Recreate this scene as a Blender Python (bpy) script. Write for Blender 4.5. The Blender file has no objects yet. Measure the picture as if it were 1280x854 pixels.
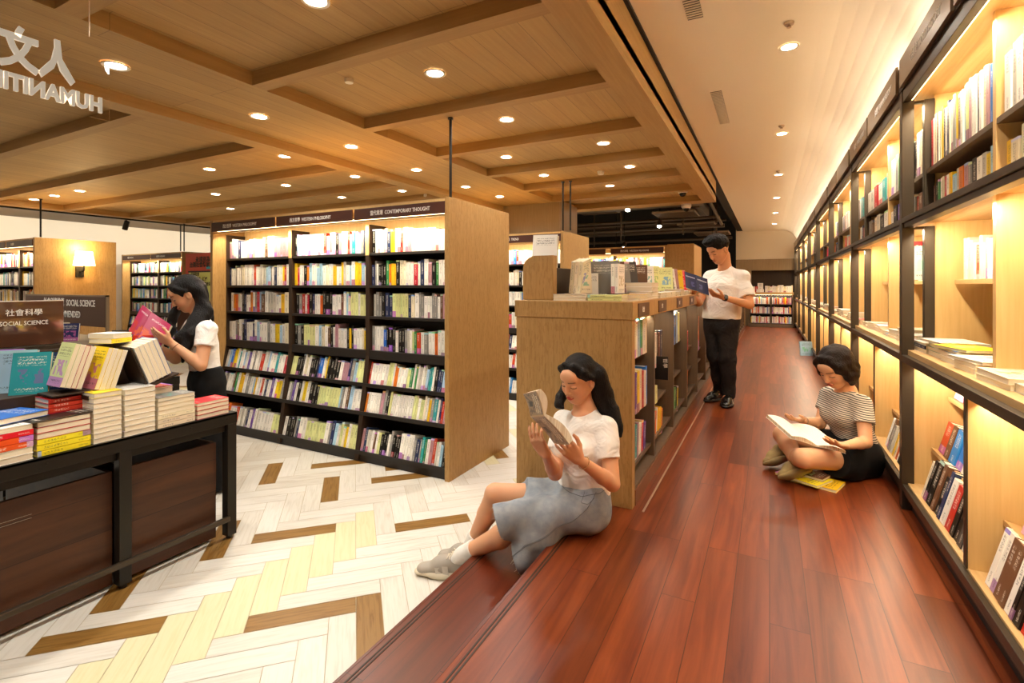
import bpy, math, random
import numpy as np
from mathutils import Matrix, Vector
R = random.Random(7)
C = bpy.context.scene.collection

# ------------------------------------------------------------------ helpers
class MB:
    def __init__(s):
        s.v = []; s.f = []; s.m = []; s.uv = []; s.r = []
    def face(s, pts, mi=0, uv=None, r=0.0):
        n = len(s.v); s.v += [tuple(p) for p in pts]
        s.f.append(tuple(range(n, n + len(pts)))); s.m.append(mi)
        s.uv.append(uv or [(0, 0)] * len(pts)); s.r.append(r)
    def box(s, x0, x1, y0, y1, z0, z1, mi=0, M=None):
        p = [(x, y, z) for z in (z0, z1) for y in (y0, y1) for x in (x0, x1)]
        if M is not None: p = [tuple(M @ Vector(q)) for q in p]
        n = len(s.v); s.v += p
        for q in ((0, 2, 3, 1), (4, 5, 7, 6), (0, 1, 5, 4), (2, 6, 7, 3), (0, 4, 6, 2), (1, 3, 7, 5)):
            s.f.append(tuple(n + i for i in q)); s.m.append(mi); s.uv.append([(0, 0)] * 4); s.r.append(0.0)
    def prism(s, poly, ax, a0, a1, mi=0):
        """poly: 2-D outline in the plane across axis ax, extruded a0..a1"""
        def mk(p, a):
            return {'x': (a, p[0], p[1]), 'y': (p[0], a, p[1]), 'z': (p[0], p[1], a)}[ax]
        n = len(s.v); k = len(poly)
        s.v += [mk(p, a0) for p in poly] + [mk(p, a1) for p in poly]
        fs = [tuple(range(n + k - 1, n - 1, -1)), tuple(range(n + k, n + 2 * k))]
        for i in range(k):
            j = (i + 1) % k; fs.append((n + i, n + j, n + k + j, n + k + i))
        for f in fs:
            s.f.append(f); s.m.append(mi); s.uv.append([(0, 0)] * len(f)); s.r.append(0.0)
    def tube(s, a, b, ra, rb=None, n=16, mi=0):
        rb = ra if rb is None else rb
        a = Vector(a); b = Vector(b); d = (b - a).normalized()
        u = d.orthogonal().normalized(); w = d.cross(u)
        ring = lambda c, r: [tuple(c + (u * math.cos(t) + w * math.sin(t)) * r) for t in [2 * math.pi * i / n for i in range(n)]]
        k = len(s.v); s.v += ring(a, ra) + ring(b, rb)
        fs = [(k + i, k + (i + 1) % n, k + n + (i + 1) % n, k + n + i) for i in range(n)]
        fs += [tuple(range(k + n - 1, k - 1, -1)), tuple(range(k + n, k + 2 * n))]
        for f in fs:
            s.f.append(f); s.m.append(mi); s.uv.append([(0, 0)] * len(f)); s.r.append(0.0)
    def path(s, pts, r, n=8, mi=0):
        for p, q in zip(pts[:-1], pts[1:]): s.tube(p, q, r, r, n, mi)
    def build(s, name, mats, parent=None, smooth=False, bevel=0, uvs=False, rnd=False, coll=C):
        me = bpy.data.meshes.new(name); me.from_pydata(s.v, [], s.f)
        for m in (mats if isinstance(mats, (list, tuple)) else [mats]): me.materials.append(m)
        me.polygons.foreach_set('material_index', s.m)
        if uvs:
            l = me.uv_layers.new(name='UVMap'); flat = [c for f in s.uv for p in f for c in p]
            l.data.foreach_set('uv', flat)
        if rnd:
            at = me.attributes.new('brnd', 'FLOAT', 'FACE'); at.data.foreach_set('value', s.r)
        me.update()
        o = bpy.data.objects.new(name, me)
        if smooth: me.shade_smooth()
        if bevel:
            b = o.modifiers.new('bevel', 'BEVEL'); b.width = bevel; b.segments = 2; b.limit_method = 'ANGLE'
        if coll: coll.objects.link(o)
        if parent: o.parent = parent
        return o

def tag(o, label=None, cat=None, group=None, kind=None):
    if label: o['label'] = label
    if cat: o['category'] = cat
    if group: o['group'] = group
    if kind: o['kind'] = kind
    return o
def empty(name, loc, label, cat, group=None):
    o = bpy.data.objects.new(name, None); C.objects.link(o); o.location = loc; o.empty_display_size = .1
    tag(o, label, cat, group); return o
def keep(child, par):
    """child meshes are modelled in world coordinates; parent without moving them"""
    child.parent = par; child.matrix_parent_inverse = Matrix.Translation(par.location).inverted(); return child
def struct(o): o['kind'] = 'structure'; return o
ORD = 'first second third fourth fifth sixth seventh eighth ninth tenth eleventh twelfth thirteenth fourteenth fifteenth sixteenth seventeenth eighteenth nineteenth twentieth twenty-first twenty-second twenty-third twenty-fourth twenty-fifth twenty-sixth twenty-seventh twenty-eighth twenty-ninth thirtieth thirty-first thirty-second thirty-third thirty-fourth'.split()

# ------------------------------------------------------------------ materials
def lin(h):
    if isinstance(h, str):
        h = h.lstrip('#'); c = [int(h[i:i + 2], 16) / 255 for i in (0, 2, 4)]
    else: c = h
    return tuple((x / 12.92 if x <= .04045 else ((x + .055) / 1.055) ** 2.4) for x in c) + (1,)
def newmat(name):
    m = bpy.data.materials.new(name); m.use_nodes = True
    nt = m.node_tree; b = nt.nodes['Principled BSDF']; return m, nt, b
def mat(name, col, rough=.5, metal=0, spec=.5, emit=0, emc=None, coat=0):
    m, nt, b = newmat(name)
    b.inputs['Base Color'].default_value = lin(col); b.inputs['Roughness'].default_value = rough
    b.inputs['Metallic'].default_value = metal; b.inputs['Specular IOR Level'].default_value = spec
    b.inputs['Coat Weight'].default_value = coat
    if emit:
        b.inputs['Emission Color'].default_value = lin(emc or col); b.inputs['Emission Strength'].default_value = emit
    return m
def nd(nt, typ, **kw):
    n = nt.nodes.new(typ)
    for k, v in kw.items():
        if k.startswith('i_'): n.inputs[k[2:].replace('_', ' ')].default_value = v
        else: setattr(n, k, v)
    return n
def math_(nt, op, a, b=None, c=None):
    n = nt.nodes.new('ShaderNodeMath'); n.operation = op
    for i, x in enumerate((a, b, c)):
        if x is None: continue
        if isinstance(x, (int, float)): n.inputs[i].default_value = x
        else: nt.links.new(x, n.inputs[i])
    return n.outputs[0]
def mix_(nt, fac, a, b, typ='MIX'):
    n = nt.nodes.new('ShaderNodeMix'); n.data_type = 'RGBA'; n.blend_type = typ
    for s, x in ((n.inputs[0], fac), (n.inputs[6], a), (n.inputs[7], b)):
        if isinstance(x, (int, float)): s.default_value = x
        elif isinstance(x, tuple): s.default_value = x
        else: nt.links.new(x, s)
    return n.outputs[2]
def wood(name, c1, c2, axis='z', scale=6., stretch=14., rough=.45, bump=.05, planks=None, seam=.6, speck=0., coat=0, spec=.4):
    """grain runs along axis; planks=(width_axis, length_axis, width, length)"""
    m, nt, b = newmat(name); L = nt.links.new
    tc = nd(nt, 'ShaderNodeTexCoord'); mp = nd(nt, 'ShaderNodeMapping')
    sc = {'x': (1, stretch, stretch), 'y': (stretch, 1, stretch), 'z': (stretch, stretch, 1)}[axis]
    mp.inputs['Scale'].default_value = sc
    L(tc.outputs['Object'], mp.inputs['Vector'])
    nz = nd(nt, 'ShaderNodeTexNoise', i_Scale=scale * .35, i_Detail=6., i_Roughness=.6, i_Distortion=.6)
    vec = mp.outputs['Vector']
    val = None
    if planks:
        wa, la, w, l = planks
        sp = nd(nt, 'ShaderNodeSeparateXYZ'); L(tc.outputs['Object'], sp.inputs[0])
        cb = nd(nt, 'ShaderNodeCombineXYZ'); L(sp.outputs['XYZ'.index(la.upper())], cb.inputs[0]); L(sp.outputs['XYZ'.index(wa.upper())], cb.inputs[1])
        br = nd(nt, 'ShaderNodeTexBrick'); L(cb.outputs[0], br.inputs['Vector'])
        br.offset = .37; br.offset_frequency = 3
        br.inputs['Scale'].default_value = 1; br.inputs['Brick Width'].default_value = l; br.inputs['Row Height'].default_value = w
        br.inputs['Mortar Size'].default_value = .0016; br.inputs['Mortar Smooth'].default_value = .1; br.inputs['Bias'].default_value = 0
        br.inputs['Color1'].default_value = (0, 0, 0, 1); br.inputs['Color2'].default_value = (1, 1, 1, 1); br.inputs['Mortar'].default_value = (.5, .5, .5, 1)
        va = nd(nt, 'ShaderNodeVectorMath'); va.operation = 'MULTIPLY_ADD'
        L(br.outputs['Color'], va.inputs[0]); va.inputs[1].default_value = (17, 23, 31); L(vec, va.inputs[2]); vec = va.outputs[0]
        val = br
    L(vec, nz.inputs['Vector'])
    cr = nd(nt, 'ShaderNodeValToRGB'); L(nz.outputs['Fac'], cr.inputs[0])
    cr.color_ramp.elements[0].position = .3; cr.color_ramp.elements[0].color = lin(c1)
    cr.color_ramp.elements[1].position = .7; cr.color_ramp.elements[1].color = lin(c2)
    col = cr.outputs[0]
    if speck:
        ns = nd(nt, 'ShaderNodeTexNoise', i_Scale=scale * 9, i_Detail=2.)
        mp2 = nd(nt, 'ShaderNodeMapping'); mp2.inputs['Scale'].default_value = tuple(.25 if s == 1 else 1.4 for s in sc)
        L(tc.outputs['Object'], mp2.inputs['Vector']); L(mp2.outputs[0], ns.inputs['Vector'])
        f = math_(nt, 'MULTIPLY', math_(nt, 'GREATER_THAN', ns.outputs['Fac'], .56), speck)
        col = mix_(nt, f, col, lin(c1), 'MULTIPLY')
    if val:
        g = math_(nt, 'MULTIPLY_ADD', math_(nt, 'SUBTRACT', val.outputs['Color'], .5), seam * .55, 1.0)
        cb2 = nd(nt, 'ShaderNodeCombineColor')
        for i in range(3): L(g, cb2.inputs[i])
        col = mix_(nt, 1.0, col, cb2.outputs[0], 'MULTIPLY')
        col = mix_(nt, math_(nt, 'MULTIPLY', val.outputs['Fac'], .8), col, tuple(x * .35 for x in lin(c1)[:3]) + (1,))
    L(col, b.inputs['Base Color'])
    b.inputs['Roughness'].default_value = rough; b.inputs['Coat Weight'].default_value = coat; b.inputs['Coat Roughness'].default_value = .12
    b.inputs['Specular IOR Level'].default_value = spec
    bp = nd(nt, 'ShaderNodeBump', i_Strength=bump, i_Distance=.01)
    L(nz.outputs['Fac'], bp.inputs['Height']); L(bp.outputs[0], b.inputs['Normal'])
    return m
def fabric(name, c, c2=None, scale=300, rough=.9, bump=.2, nscale=9., amt=.25):
    m, nt, b = newmat(name); L = nt.links.new
    tc = nd(nt, 'ShaderNodeTexCoord')
    n1 = nd(nt, 'ShaderNodeTexNoise', i_Scale=nscale, i_Detail=4.); L(tc.outputs['Object'], n1.inputs['Vector'])
    n2 = nd(nt, 'ShaderNodeTexNoise', i_Scale=float(scale), i_Detail=2.); L(tc.outputs['Object'], n2.inputs['Vector'])
    a = lin(c); b2 = lin(c2) if c2 else tuple(x * (1 - amt) for x in a[:3]) + (1,)
    cr = nd(nt, 'ShaderNodeValToRGB'); cr.color_ramp.elements[0].position = .35; cr.color_ramp.elements[1].position = .65
    cr.color_ramp.elements[0].color = b2; cr.color_ramp.elements[1].color = a
    L(math_(nt, 'MULTIPLY_ADD', n1.outputs['Fac'], .6, math_(nt, 'MULTIPLY', n2.outputs['Fac'], .4)), cr.inputs[0])
    L(cr.outputs[0], b.inputs['Base Color']); b.inputs['Roughness'].default_value = rough; b.inputs['Specular IOR Level'].default_value = .2
    bp = nd(nt, 'ShaderNodeBump', i_Strength=bump, i_Distance=.004); L(n2.outputs['Fac'], bp.inputs['Height']); L(bp.outputs[0], b.inputs['Normal'])
    return m

M = {}
M['oak'] = wood('oak_veneer', '#b08a50', '#c49e62', 'z', 5, 16, .5, .05, speck=.45)
M['oak_end'] = wood('oak_end_panel', '#a8814a', '#b9925a', 'z', 9, 22, .5, .03, speck=.22)
M['oak_light'] = wood('light_oak', '#d3ac6c', '#dfbb7e', 'z', 7, 20, .45, .02)
M['oak_y'] = wood('light_oak_long', '#c39c66', '#d4b07a', 'y', 7, 20, .45, .02)
M['taupe_wood'] = wood('smoked_oak', '#9a8361', '#aa9370', 'z', 8, 20, .55, .02)
M['ceil_wood'] = wood('ceiling_boards', '#b39059', '#c29f66', 'y', 5, 22, .55, .02, planks=('x', 'y', .15, 2.1), seam=.28)
M['ceil_plain'] = wood('ceiling_beam_veneer', '#b08c54', '#be9a62', 'y', 6, 20, .55, .02)
M['ceil_beam'] = wood('ceiling_cross_beam_veneer', '#a98550', '#b6925c', 'x', 6, 20, .55, .02)
M['redwood'] = wood('red_hardwood_boards', '#561f0d', '#833f1c', 'y', 3.4, 16, .31, .0, planks=('x', 'y', .128, 1.25), seam=1.1, spec=.38)
M['redwood_step'] = wood('red_hardwood_step', '#4e1a0b', '#6c2b12', 'y', 3.2, 15, .30, .0, planks=('x', 'y', .21, 1.3), seam=.6, spec=.5)
M['kick'] = wood('reddish_kick_board', '#6b3a1e', '#84502c', 'y', 3, 14, .4, .02)
M['laminate'] = wood('dark_taupe_laminate', '#5d4a38', '#6b5642', 'z', 4, 14, .5, .02)
M['dark_wood'] = wood('dark_stained_oak', '#2b1c10', '#3a2818', 'z', 5, 14, .5, .03)
M['plank_dark'] = wood('worn_dark_planks', '#33190b', '#543018', 'y', 3.2, 9, .45, .05, planks=('z', 'y', .19, 9.), seam=.35)
M['black_shelf'] = mat('black_brown_shelf', '#1f1813', .5)
M['black_metal'] = mat('black_steel', '#2b2721', .38, .55)
M['bronze'] = mat('dark_bronze_steel', '#4a4034', .4, .6)
M['bronze2'] = mat('bronze_sign_plate', '#7e6a52', .35, .35)
M['sign_brown'] = mat('maroon_brown_sign', '#4d2a1e', .45)
M['white_ink'] = mat('white_lettering', '#f4efe6', .5)
M['white_letter'] = mat('white_sign_letters', '#fff6ea', .5, emit=.25, emc='#ffe9cc')
M['plaster'] = mat('warm_white_plaster', '#f6ead6', .8, spec=.2)
M['plaster_w'] = mat('white_plaster_wall', '#f3e7d0', .85, spec=.2)
M['grey_soffit'] = mat('grey_soffit', '#8e8274', .8)
M['dark_ceiling'] = mat('black_painted_ceiling', '#1c1713', .8)
M['duct'] = mat('black_painted_duct', '#5a4b3c', .5, .2)
M['duct_panel'] = mat('grey_cassette_panel', '#8b7a68', .6)
M['vent'] = mat('dark_vent_gap', '#1f1812', .7)
M['led'] = mat('led_strip', '#ffe2b0', .5, emit=6, emc='#ffdca0')
M['lamp'] = mat('downlight_glow', '#fff2dd', .5, emit=30, emc='#fff0d8')
M['lamp_dim'] = mat('small_spot_glow', '#fff2dd', .5, emit=45, emc='#fff0d8')
M['lamp_ring'] = mat('white_lamp_ring', '#e9dcc4', .4)
M['shade'] = mat('glowing_lamp_shade', '#ffeecb', .7, emit=6, emc='#ffe0a0')
M['white_plastic'] = mat('white_plastic', '#e8e0d2', .35)
M['black_glass'] = mat('black_dome', '#0a0a0c', .08)
M['strip'] = mat('light_metal_strip', '#c0a890', .3, .5)
M['peg'] = mat('peg_hole_brown', '#5a3b1c', .7)

def tile_mat(name, c1, c2, rough=.42):
    m = wood(name, c1, c2, 'x', 5, 12, rough, .04, spec=.35); return m
EXPO = 0.85
# ================================================================== SETTING
def simple(name, boxes, m, bevel=0):
    b = MB()
    for q in boxes: b.box(*q)
    return b.build(name, m, bevel=bevel)
XR = .65
# floors
struct(simple('floor', [(-.92, 1.6, -3.2, 17.2, -.34, 0)], M['redwood']))
struct(simple('floor_step', [(-1.335, -.92, -3.2, 2.70, -.34, -.15)], M['redwood_step'])).name = 'trim_1'
b = MB()
for x, z in ((-.92, 0), (-1.335, -.15)):
    b.box(x - .012, x + .0, -3.2, 2.70, z - .03, z + .001)           # rounded nosing lip
    for k in (.022, .036): b.box(x + k, x + k + .007, -3.2, 2.70, z - .002, z + .0015, 1)
o = b.build('trim_2', [M['redwood_step'], M['dark_wood']]); struct(o)
struct(simple('trim_3', [(-1.38, -.921, 2.70, 9.0, -.31, -.001)], M['oak_end']))  # plinth under the long counter
# herringbone tile-plank floor
def herring():
    w = .1185; n = 4; p0, q0 = -.467, 2.44
    s2 = math.sqrt(.5)
    W = lambda p, q: ((p - q) * s2, (p + q) * s2)
    brown = {('H', 0, 0), ('H', 1, -1), ('V', 0, 0), ('H', 7, -1), ('V', 14, -2), ('H', 13, -1), ('V', 18, -3), ('H', 17, -2),
             ('V', 9, -2), ('V', 6, -2), ('V', 18, -2), ('H', 6, 0)}
    rr = random.Random(3)
    b = MB()
    b.box(-13.4, -1.33, -3.2, 18.5, -.42, -.3035, 5)
    for k in range(-22, 12):
        for i in range(-70, 130):
            for t in 'HV':
                a, c = (i + 8 * k, i) if t == 'H' else (i + 8 * k + n, i - n + 1)
                A, B_ = (a + n, c + 1) if t == 'H' else (a + 1, c + n)
                g = .0035
                cor = [W(p0 + a * w + g * .4, q0 + c * w + g * .4), W(p0 + A * w - g * .4, q0 + c * w + g * .4), W(p0 + A * w - g * .4, q0 + B_ * w - g * .4), W(p0 + a * w + g * .4, q0 + B_ * w - g * .4)]
                cx = sum(q[0] for q in cor) / 4; cy = sum(q[1] for q in cor) / 4
                if cx > -1.15 or cx < -13.2 or cy < -2.9 or cy > 14: continue
                if (cx < -7 or cy > 9) and (i + k) % 1: continue
                if (t, i, k) in brown: mi = 4
                elif cy > 3.4 and rr.random() < .12: mi = 4
                elif t == 'V' and ((k == -1 and -1 <= i <= 8) or (k == 0 and 9 <= i <= 14) or (k == -2 and 20 <= i <= 25) or (cy > 3.4 and rr.random() < .2)): mi = 3
                else: mi = rr.choice((0, 0, 1, 2))
                cor = [(min(x, -1.325), y) for x, y in cor]
                q = [(x, y, -.30) for x, y in cor]
                if t == 'V': q = q[1:] + q[:1]
                # grain along the plank: uv carries (long, across)
                ro = rr.random() * 40
                uv = [(ro, ro), (ro + .48, ro), (ro + .48, ro + .12), (ro, ro + .12)]
                b.face(q, mi, uv)
    cols = [('#d3cdc0', '#ddd8cd'), ('#ccc4b6', '#d7d1c5'), ('#d8d3c8', '#e0dbd1'), ('#d3ca9f', '#d9d1ab'), ('#75501f', '#8f6a35')]
    ms = []
    for i, (c1, c2) in enumerate(cols):
        m, nt, bs = newmat('tile_plank_%s' % 'abcde'[i]); L = nt.links.new
        uvn = nd(nt, 'ShaderNodeUVMap'); mp = nd(nt, 'ShaderNodeMapping'); mp.inputs['Scale'].default_value = (3, 40, 1)
        L(uvn.outputs[0], mp.inputs['Vector'])
        nz = nd(nt, 'ShaderNodeTexNoise', i_Scale=1.6, i_Detail=5., i_Distortion=.8); L(mp.outputs[0], nz.inputs['Vector'])
        cr = nd(nt, 'ShaderNodeValToRGB'); L(nz.outputs['Fac'], cr.inputs[0])
        cr.color_ramp.elements[0].position = .32; cr.color_ramp.elements[0].color = lin(c1)
        cr.color_ramp.elements[1].position = .55; cr.color_ramp.elements[1].color = lin(c2)
        L(cr.outputs[0], bs.inputs['Base Color']); bs.inputs['Roughness'].default_value = .38; bs.inputs['Specular IOR Level'].default_value = .4
        ms.append(m)
    ms.append(mat('tile_grout', '#bfb193', .8))
    o = b.build('floor.001', ms, uvs=True); struct(o)
herring()
# walls
struct(simple('wall_left', [(-13.5, -13.3, -3.2, 18.5, -.4, 3.4)], M['plaster_w']))
struct(simple('wall_right', [(1.32, 1.5, -3.2, 17.2, 0, 3.2)], M['plaster']))
b = MB(); b.box(-13.5, 1.5, 18.4, 18.5, -.4, 3.6); struct(b.build('wall_back', M['dark_ceiling']))
b = MB(); b.box(-13.5, 1.5, -3.4, -3.2, -.4, 3.4); struct(b.build('wall_front', M['dark_wood']))
# end wall of the aisle: plaster above, smoked oak below with a dark recess
b = MB()
b.box(-.93, 1.5, 16.95, 17.1, 2.03, 3.2, 0)
b.box(-.93, 1.5, 16.92, 17.1, 1.69, 2.03, 1); b.box(-.93, -.50, 16.92, 17.1, 0, 1.69, 1)
b.box(-.50, 1.5, 17.06, 17.1, 0, 1.69, 2)
struct(b.build('wall_end', [M['plaster'], M['taupe_wood'], M['dark_wood']]))
# white ceiling over the aisle with a curved cove down to the shelves
b = MB()
prof = [(-.73, 2.9), (.30, 2.9)]
for k in range(1, 9):
    t = k / 8 * math.pi / 2; prof.append((.30 + .42 * math.sin(t), 2.47 + .43 * math.cos(t)))
top = [(.80, 2.47), (.80, 3.1), (-.73, 3.1)]
b.prism(prof + top, 'y', -3.2, 17.0); o = b.build('ceiling', M['plaster']); struct(o)
# wooden coffered ceiling
b = MB()   # 0 boards, 1 beam veneer along y, 2 cross beam veneer
ZB = 2.55
b.box(-10.6, -.755, -3.2, 8.49, 2.64, 2.70, 0)                  # boards above the right-hand coffers
b.box(-.94, -.755, -3.2, 8.49, ZB, 2.9, 1)                      # edge beam with tall fascia
b.box(-3.95, -3.03, -3.2, 8.49, ZB, 2.64, 0)                    # flat band
b.box(-4.13, -3.95, -3.2, 8.49, 2.475, 2.64, 1)                 # frame strip dropping left of the band
b.box(-10.6, -4.13, -3.2, 8.49, 2.565, 2.64, 0)
y = 2.12 - 1.02 * 5
while y < 8.2:
    b.box(-3.03, -.94, y, y + .105, ZB, 2.64, 2); y += 1.02
b.box(-3.03, -.94, 8.19, 8.49, ZB, 2.64, 2)
y = 1.94 - .975 * 5
while y < 8.2:
    b.box(-10.4, -4.13, y, y + .10, 2.475, 2.565, 2); y += .975
b.box(-10.6, -10.4, -3.2, 8.49, 2.475, 2.57, 1)
o = b.build('ceiling.001', [M['ceil_wood'], M['ceil_plain'], M['ceil_beam']]); struct(o)
struct(simple('ceiling.002', [(-13.4, -.7, -3.2, 18.5, 3.42, 3.5), (-.9, -.7, 8.49, 17.0, 2.92, 3.45)], M['dark_ceiling']))
struct(simple('ceiling.003', [(-13.4, -10.6, -3.2, 8.49, 2.60, 2.64)], M['grey_soffit']))
# dark slot between the fascia and the plaster ceiling
struct(simple('trim_4', [(-.753, -.73, -3.2, 8.49, 2.88, 2.97)], M['dark_ceiling']))
# columns (square, clad in smoked oak)
struct(simple('column', [(-4.25, -2.94, 7.3, 8.1, -.3, 2.57)], M['taupe_wood'])).name = 'column'
# ------------------------------------------------------------------ ceiling services
def downlight(x, y, z, lab, r=.055, power=40, grp='recessed downlights'):
    t = empty('downlight', (x, y, z), lab, 'ceiling light', grp)
    k = MB(); n = 24
    ring = lambda rr, zz: [(rr * math.cos(2 * math.pi * i / n), rr * math.sin(2 * math.pi * i / n), zz) for i in range(n)]
    for (r0, z0), (r1, z1) in (((r + .016, 0), (r + .014, -.006)), ((r + .014, -.006), (r, -.004)), ((r, -.004), (r - .004, .0))):
        A, B_ = ring(r0, z0), ring(r1, z1)
        for i in range(n): k.face([A[i], A[(i + 1) % n], B_[(i + 1) % n], B_[i]])
    k.build('trim_ring', M['lamp_ring'], t)
    k = MB(); k.face(ring(r, -.0015)[::-1]); k.build('bulb', M['lamp'], t)
    L_ = bpy.data.lights.new('spot', 'SPOT'); L_.energy = power; L_.spot_size = math.radians(150); L_.spot_blend = 1.0
    L_.color = (1, .965, .89); L_.shadow_soft_size = .05
    o = bpy.data.objects.new('downlight_beam', L_); C.objects.link(o); o.location = (x, y, z - .02); o.parent = None
PW = 34
ysR = [1.73, 2.69, 3.72]
for i, y in enumerate((.70, -.4)): downlight(-1.98, y, 2.638, 'round recessed downlight in a wooden coffer behind the camera, number %s' % ORD[i], power=PW * 1.3)
downlight(-1.99, 1.73, 2.638, 'largest round downlight at the top edge of the wooden coffered ceiling', power=PW)
downlight(-1.97, 2.69, 2.638, 'round downlight in the coffer above the Contemporary Thought bookcase top, beside hanging rod', power=PW)
downlight(-1.98, 3.72, 2.638, 'round downlight in the single-lamp coffer just beyond the hanging steel rod', power=PW)
for x, y, s in ((-1.46, 4.78, 'right lamp of the pair in the fourth coffer'), (-2.56, 4.80, 'left lamp of the pair in the fourth coffer'),
                (-1.47, 5.86, 'right lamp of the pair in the fifth coffer'), (-2.56, 5.82, 'left lamp of the pair in the fifth coffer'),
                (-2.0, 6.86, 'small lamp in the coffer nearest the dome camera')):
    downlight(x, y, 2.638, 'round recessed downlight, ' + s, power=PW)
for i, (x, y) in enumerate(((-3.48, 1.55), (-3.53, 2.53), (-3.52, 3.48), (-3.57, 4.52), (-3.6, 5.6), (-3.55, 6.45))):
    downlight(x, y, ZB - .002, 'downlight in the flat wooden band, %s from the nearest end' % ORD[i], power=PW)
for i, (x, y) in enumerate(((-3.5, .5), (-5.7, .5), (-5.7, 1.5), (-8, 1.2))):
    downlight(x, y, 2.563 if x < -4 else ZB - .002, 'round downlight near the entrance side of the wooden ceiling, %s one' % ORD[i], power=PW)
LC = [(-5.7, 3.46, 'glaring one nearest the middle of the second left coffer'), (-4.44, 3.47, 'one close to the wooden band'), (-5.71, 4.48, 'one in the third left coffer, centre'),
      (-4.5, 4.51, 'one in the third left coffer beside the band'), (-5.74, 5.48, 'one just above the Western Philosophy sign'), (-4.6, 5.5, 'one beside the small dome camera'),
      (-8.63, 3.41, 'rightmost of three in a row above the wall lamp bookcase'), (-9.42, 3.42, 'middle of three in a row above the wall lamp bookcase'),
      (-10.1, 3.42, 'leftmost of three in a row above the wall lamp bookcase'), (-7.17, 4.44, 'one in the far left coffer, right lamp'), (-8.3, 5.4, 'one in the farthest left coffer'), (-6.5, 6.4, 'one in the farthest coffer above the poster')]
for x, y, s in LC: downlight(x, y, 2.563, 'round recessed downlight, ' + s, power=PW * .8)
for i, y in enumerate((3.97, 6.21, 8.48, 10.7, 12.9, 15.2)):
    downlight(.12, y, 2.898, 'round downlight in the plaster aisle ceiling, %s from the camera' % ORD[i], r=.05, power=PW * 1.15)
for i, y in enumerate((1.75, -.4)): downlight(.12, y, 2.898, 'round downlight in the plaster ceiling above the near aisle, %s one' % ORD[i], r=.05, power=PW * 1.15)
for i, y in enumerate((3.61, 5.9, 8.2)):
    k = MB(); k.tube((.11, y, 2.9), (.11, y, 2.885), .03, .026, 16); k.tube((.11, y, 2.885), (.11, y, 2.868), .008, .014, 10)
    tag(k.build('sprinkler', M['strip'], smooth=False), 'small sprinkler head before the %s plaster ceiling downlight' % ORD[i], 'sprinkler', 'ceiling sprinklers')
for i, (y0, y1) in enumerate(((2.55, 3.28), (4.6, 5.55))):
    t = empty('ceiling_vent', (-.41, (y0 + y1) / 2, 2.9), ('slotted air vent at the top edge of the plaster ceiling', 'slotted air vent farther along the plaster ceiling')[i], 'air vent', 'ceiling air vents')
    k = MB(); k.box(-.455, -.365, y0, y1, 2.895, 2.899); keep(k.build('backing', M['vent']), t)
    k = MB(); yy = y0
    while yy < y1 - .01: k.box(-.455, -.365, yy, yy + .009, 2.890, 2.895); yy += .028
    keep(k.build('slats', M['plaster']), t)
def dome_cam(x, y, z, lab, s=1.):
    t = empty('dome_camera', (x, y, z), lab, 'security camera', 'dome cameras')
    k = MB(); k.tube((0, 0, 0), (0, 0, -.03 * s), .06 * s, .062 * s, 24); k.tube((0, 0, -.03 * s), (0, 0, -.055 * s), .062 * s, .045 * s, 24); k.build('housing', M['white_plastic'], t)
    bpy.ops.mesh.primitive_uv_sphere_add(radius=.038 * s, segments=20, ring_count=12, location=(0, 0, 0)); q = bpy.context.object
    q.name = 'dome'; q.data.materials.append(M['black_glass']); q.data.shade_smooth(); q.location = (0, 0, -.055 * s); q.parent = t
dome_cam(-1.12, 7.55, 2.64, 'white dome camera at the end of the last wooden coffer', 1.3)
dome_cam(-1.2, 8.46, 2.55, 'white dome camera under the very edge of the wooden ceiling', 1.3)
dome_cam(-4.45, 5.9, 2.565, 'white dome camera above the Contemporary Thought sign', 1.1)
for i, (x, y) in enumerate(((-1.45, 12.5), (-2.6, 11.0))):
    dome_cam(x, y, 3.42, ('small dome camera among the dark ducts, far', 'small dome camera among the dark ducts, near')[i], 1.3)
k = MB(); k.tube((-2.55, 3.0 - .5, 2.64), (-2.55, 2.5, 2.615), .03, .028, 16); tag(k.build('smoke_detector', M['white_plastic']), 'small white smoke detector in the second wooden coffer', 'smoke detector')
k = MB(); k.tube((-1.85, 5.95, 2.64), (-1.85, 5.95, 2.60), .045, .035, 16); tag(k.build('smoke_detector', M['white_plastic']), 'small white smoke detector between the fifth coffer lamps', 'smoke detector')
def rod(x, y, z0, z1, lab):
    k = MB(); k.tube((x, y, z0), (x, y, z1), .011, .011, 12); k.tube((x, y, z1 - .012), (x, y, z1), .022, .022, 12)
    tag(k.build('hanging_rod', M['black_metal']), lab, 'rod', 'steel rods to the ceiling')
rod(-2.23, 3.25, 1.925, 2.55, 'dark steel rod rising from the Contemporary Thought bookcase corner')
rod(-2.33, 5.9, 1.925, 2.55, 'left of two black rods on the bookcase behind the counter')
rod(-2.23, 5.9, 1.925, 2.55, 'right of two black rods on the bookcase behind the counter')
rod(-9.3, 3.22, 1.925, 2.475, 'black rod above the bookcase with the wall lamp')
rod(-10.62, 5.86, 1.925, 2.475, 'left of two black rods beside the red poster')
rod(-10.50, 5.86, 1.925, 2.475, 'right of two black rods beside the red poster')
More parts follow.
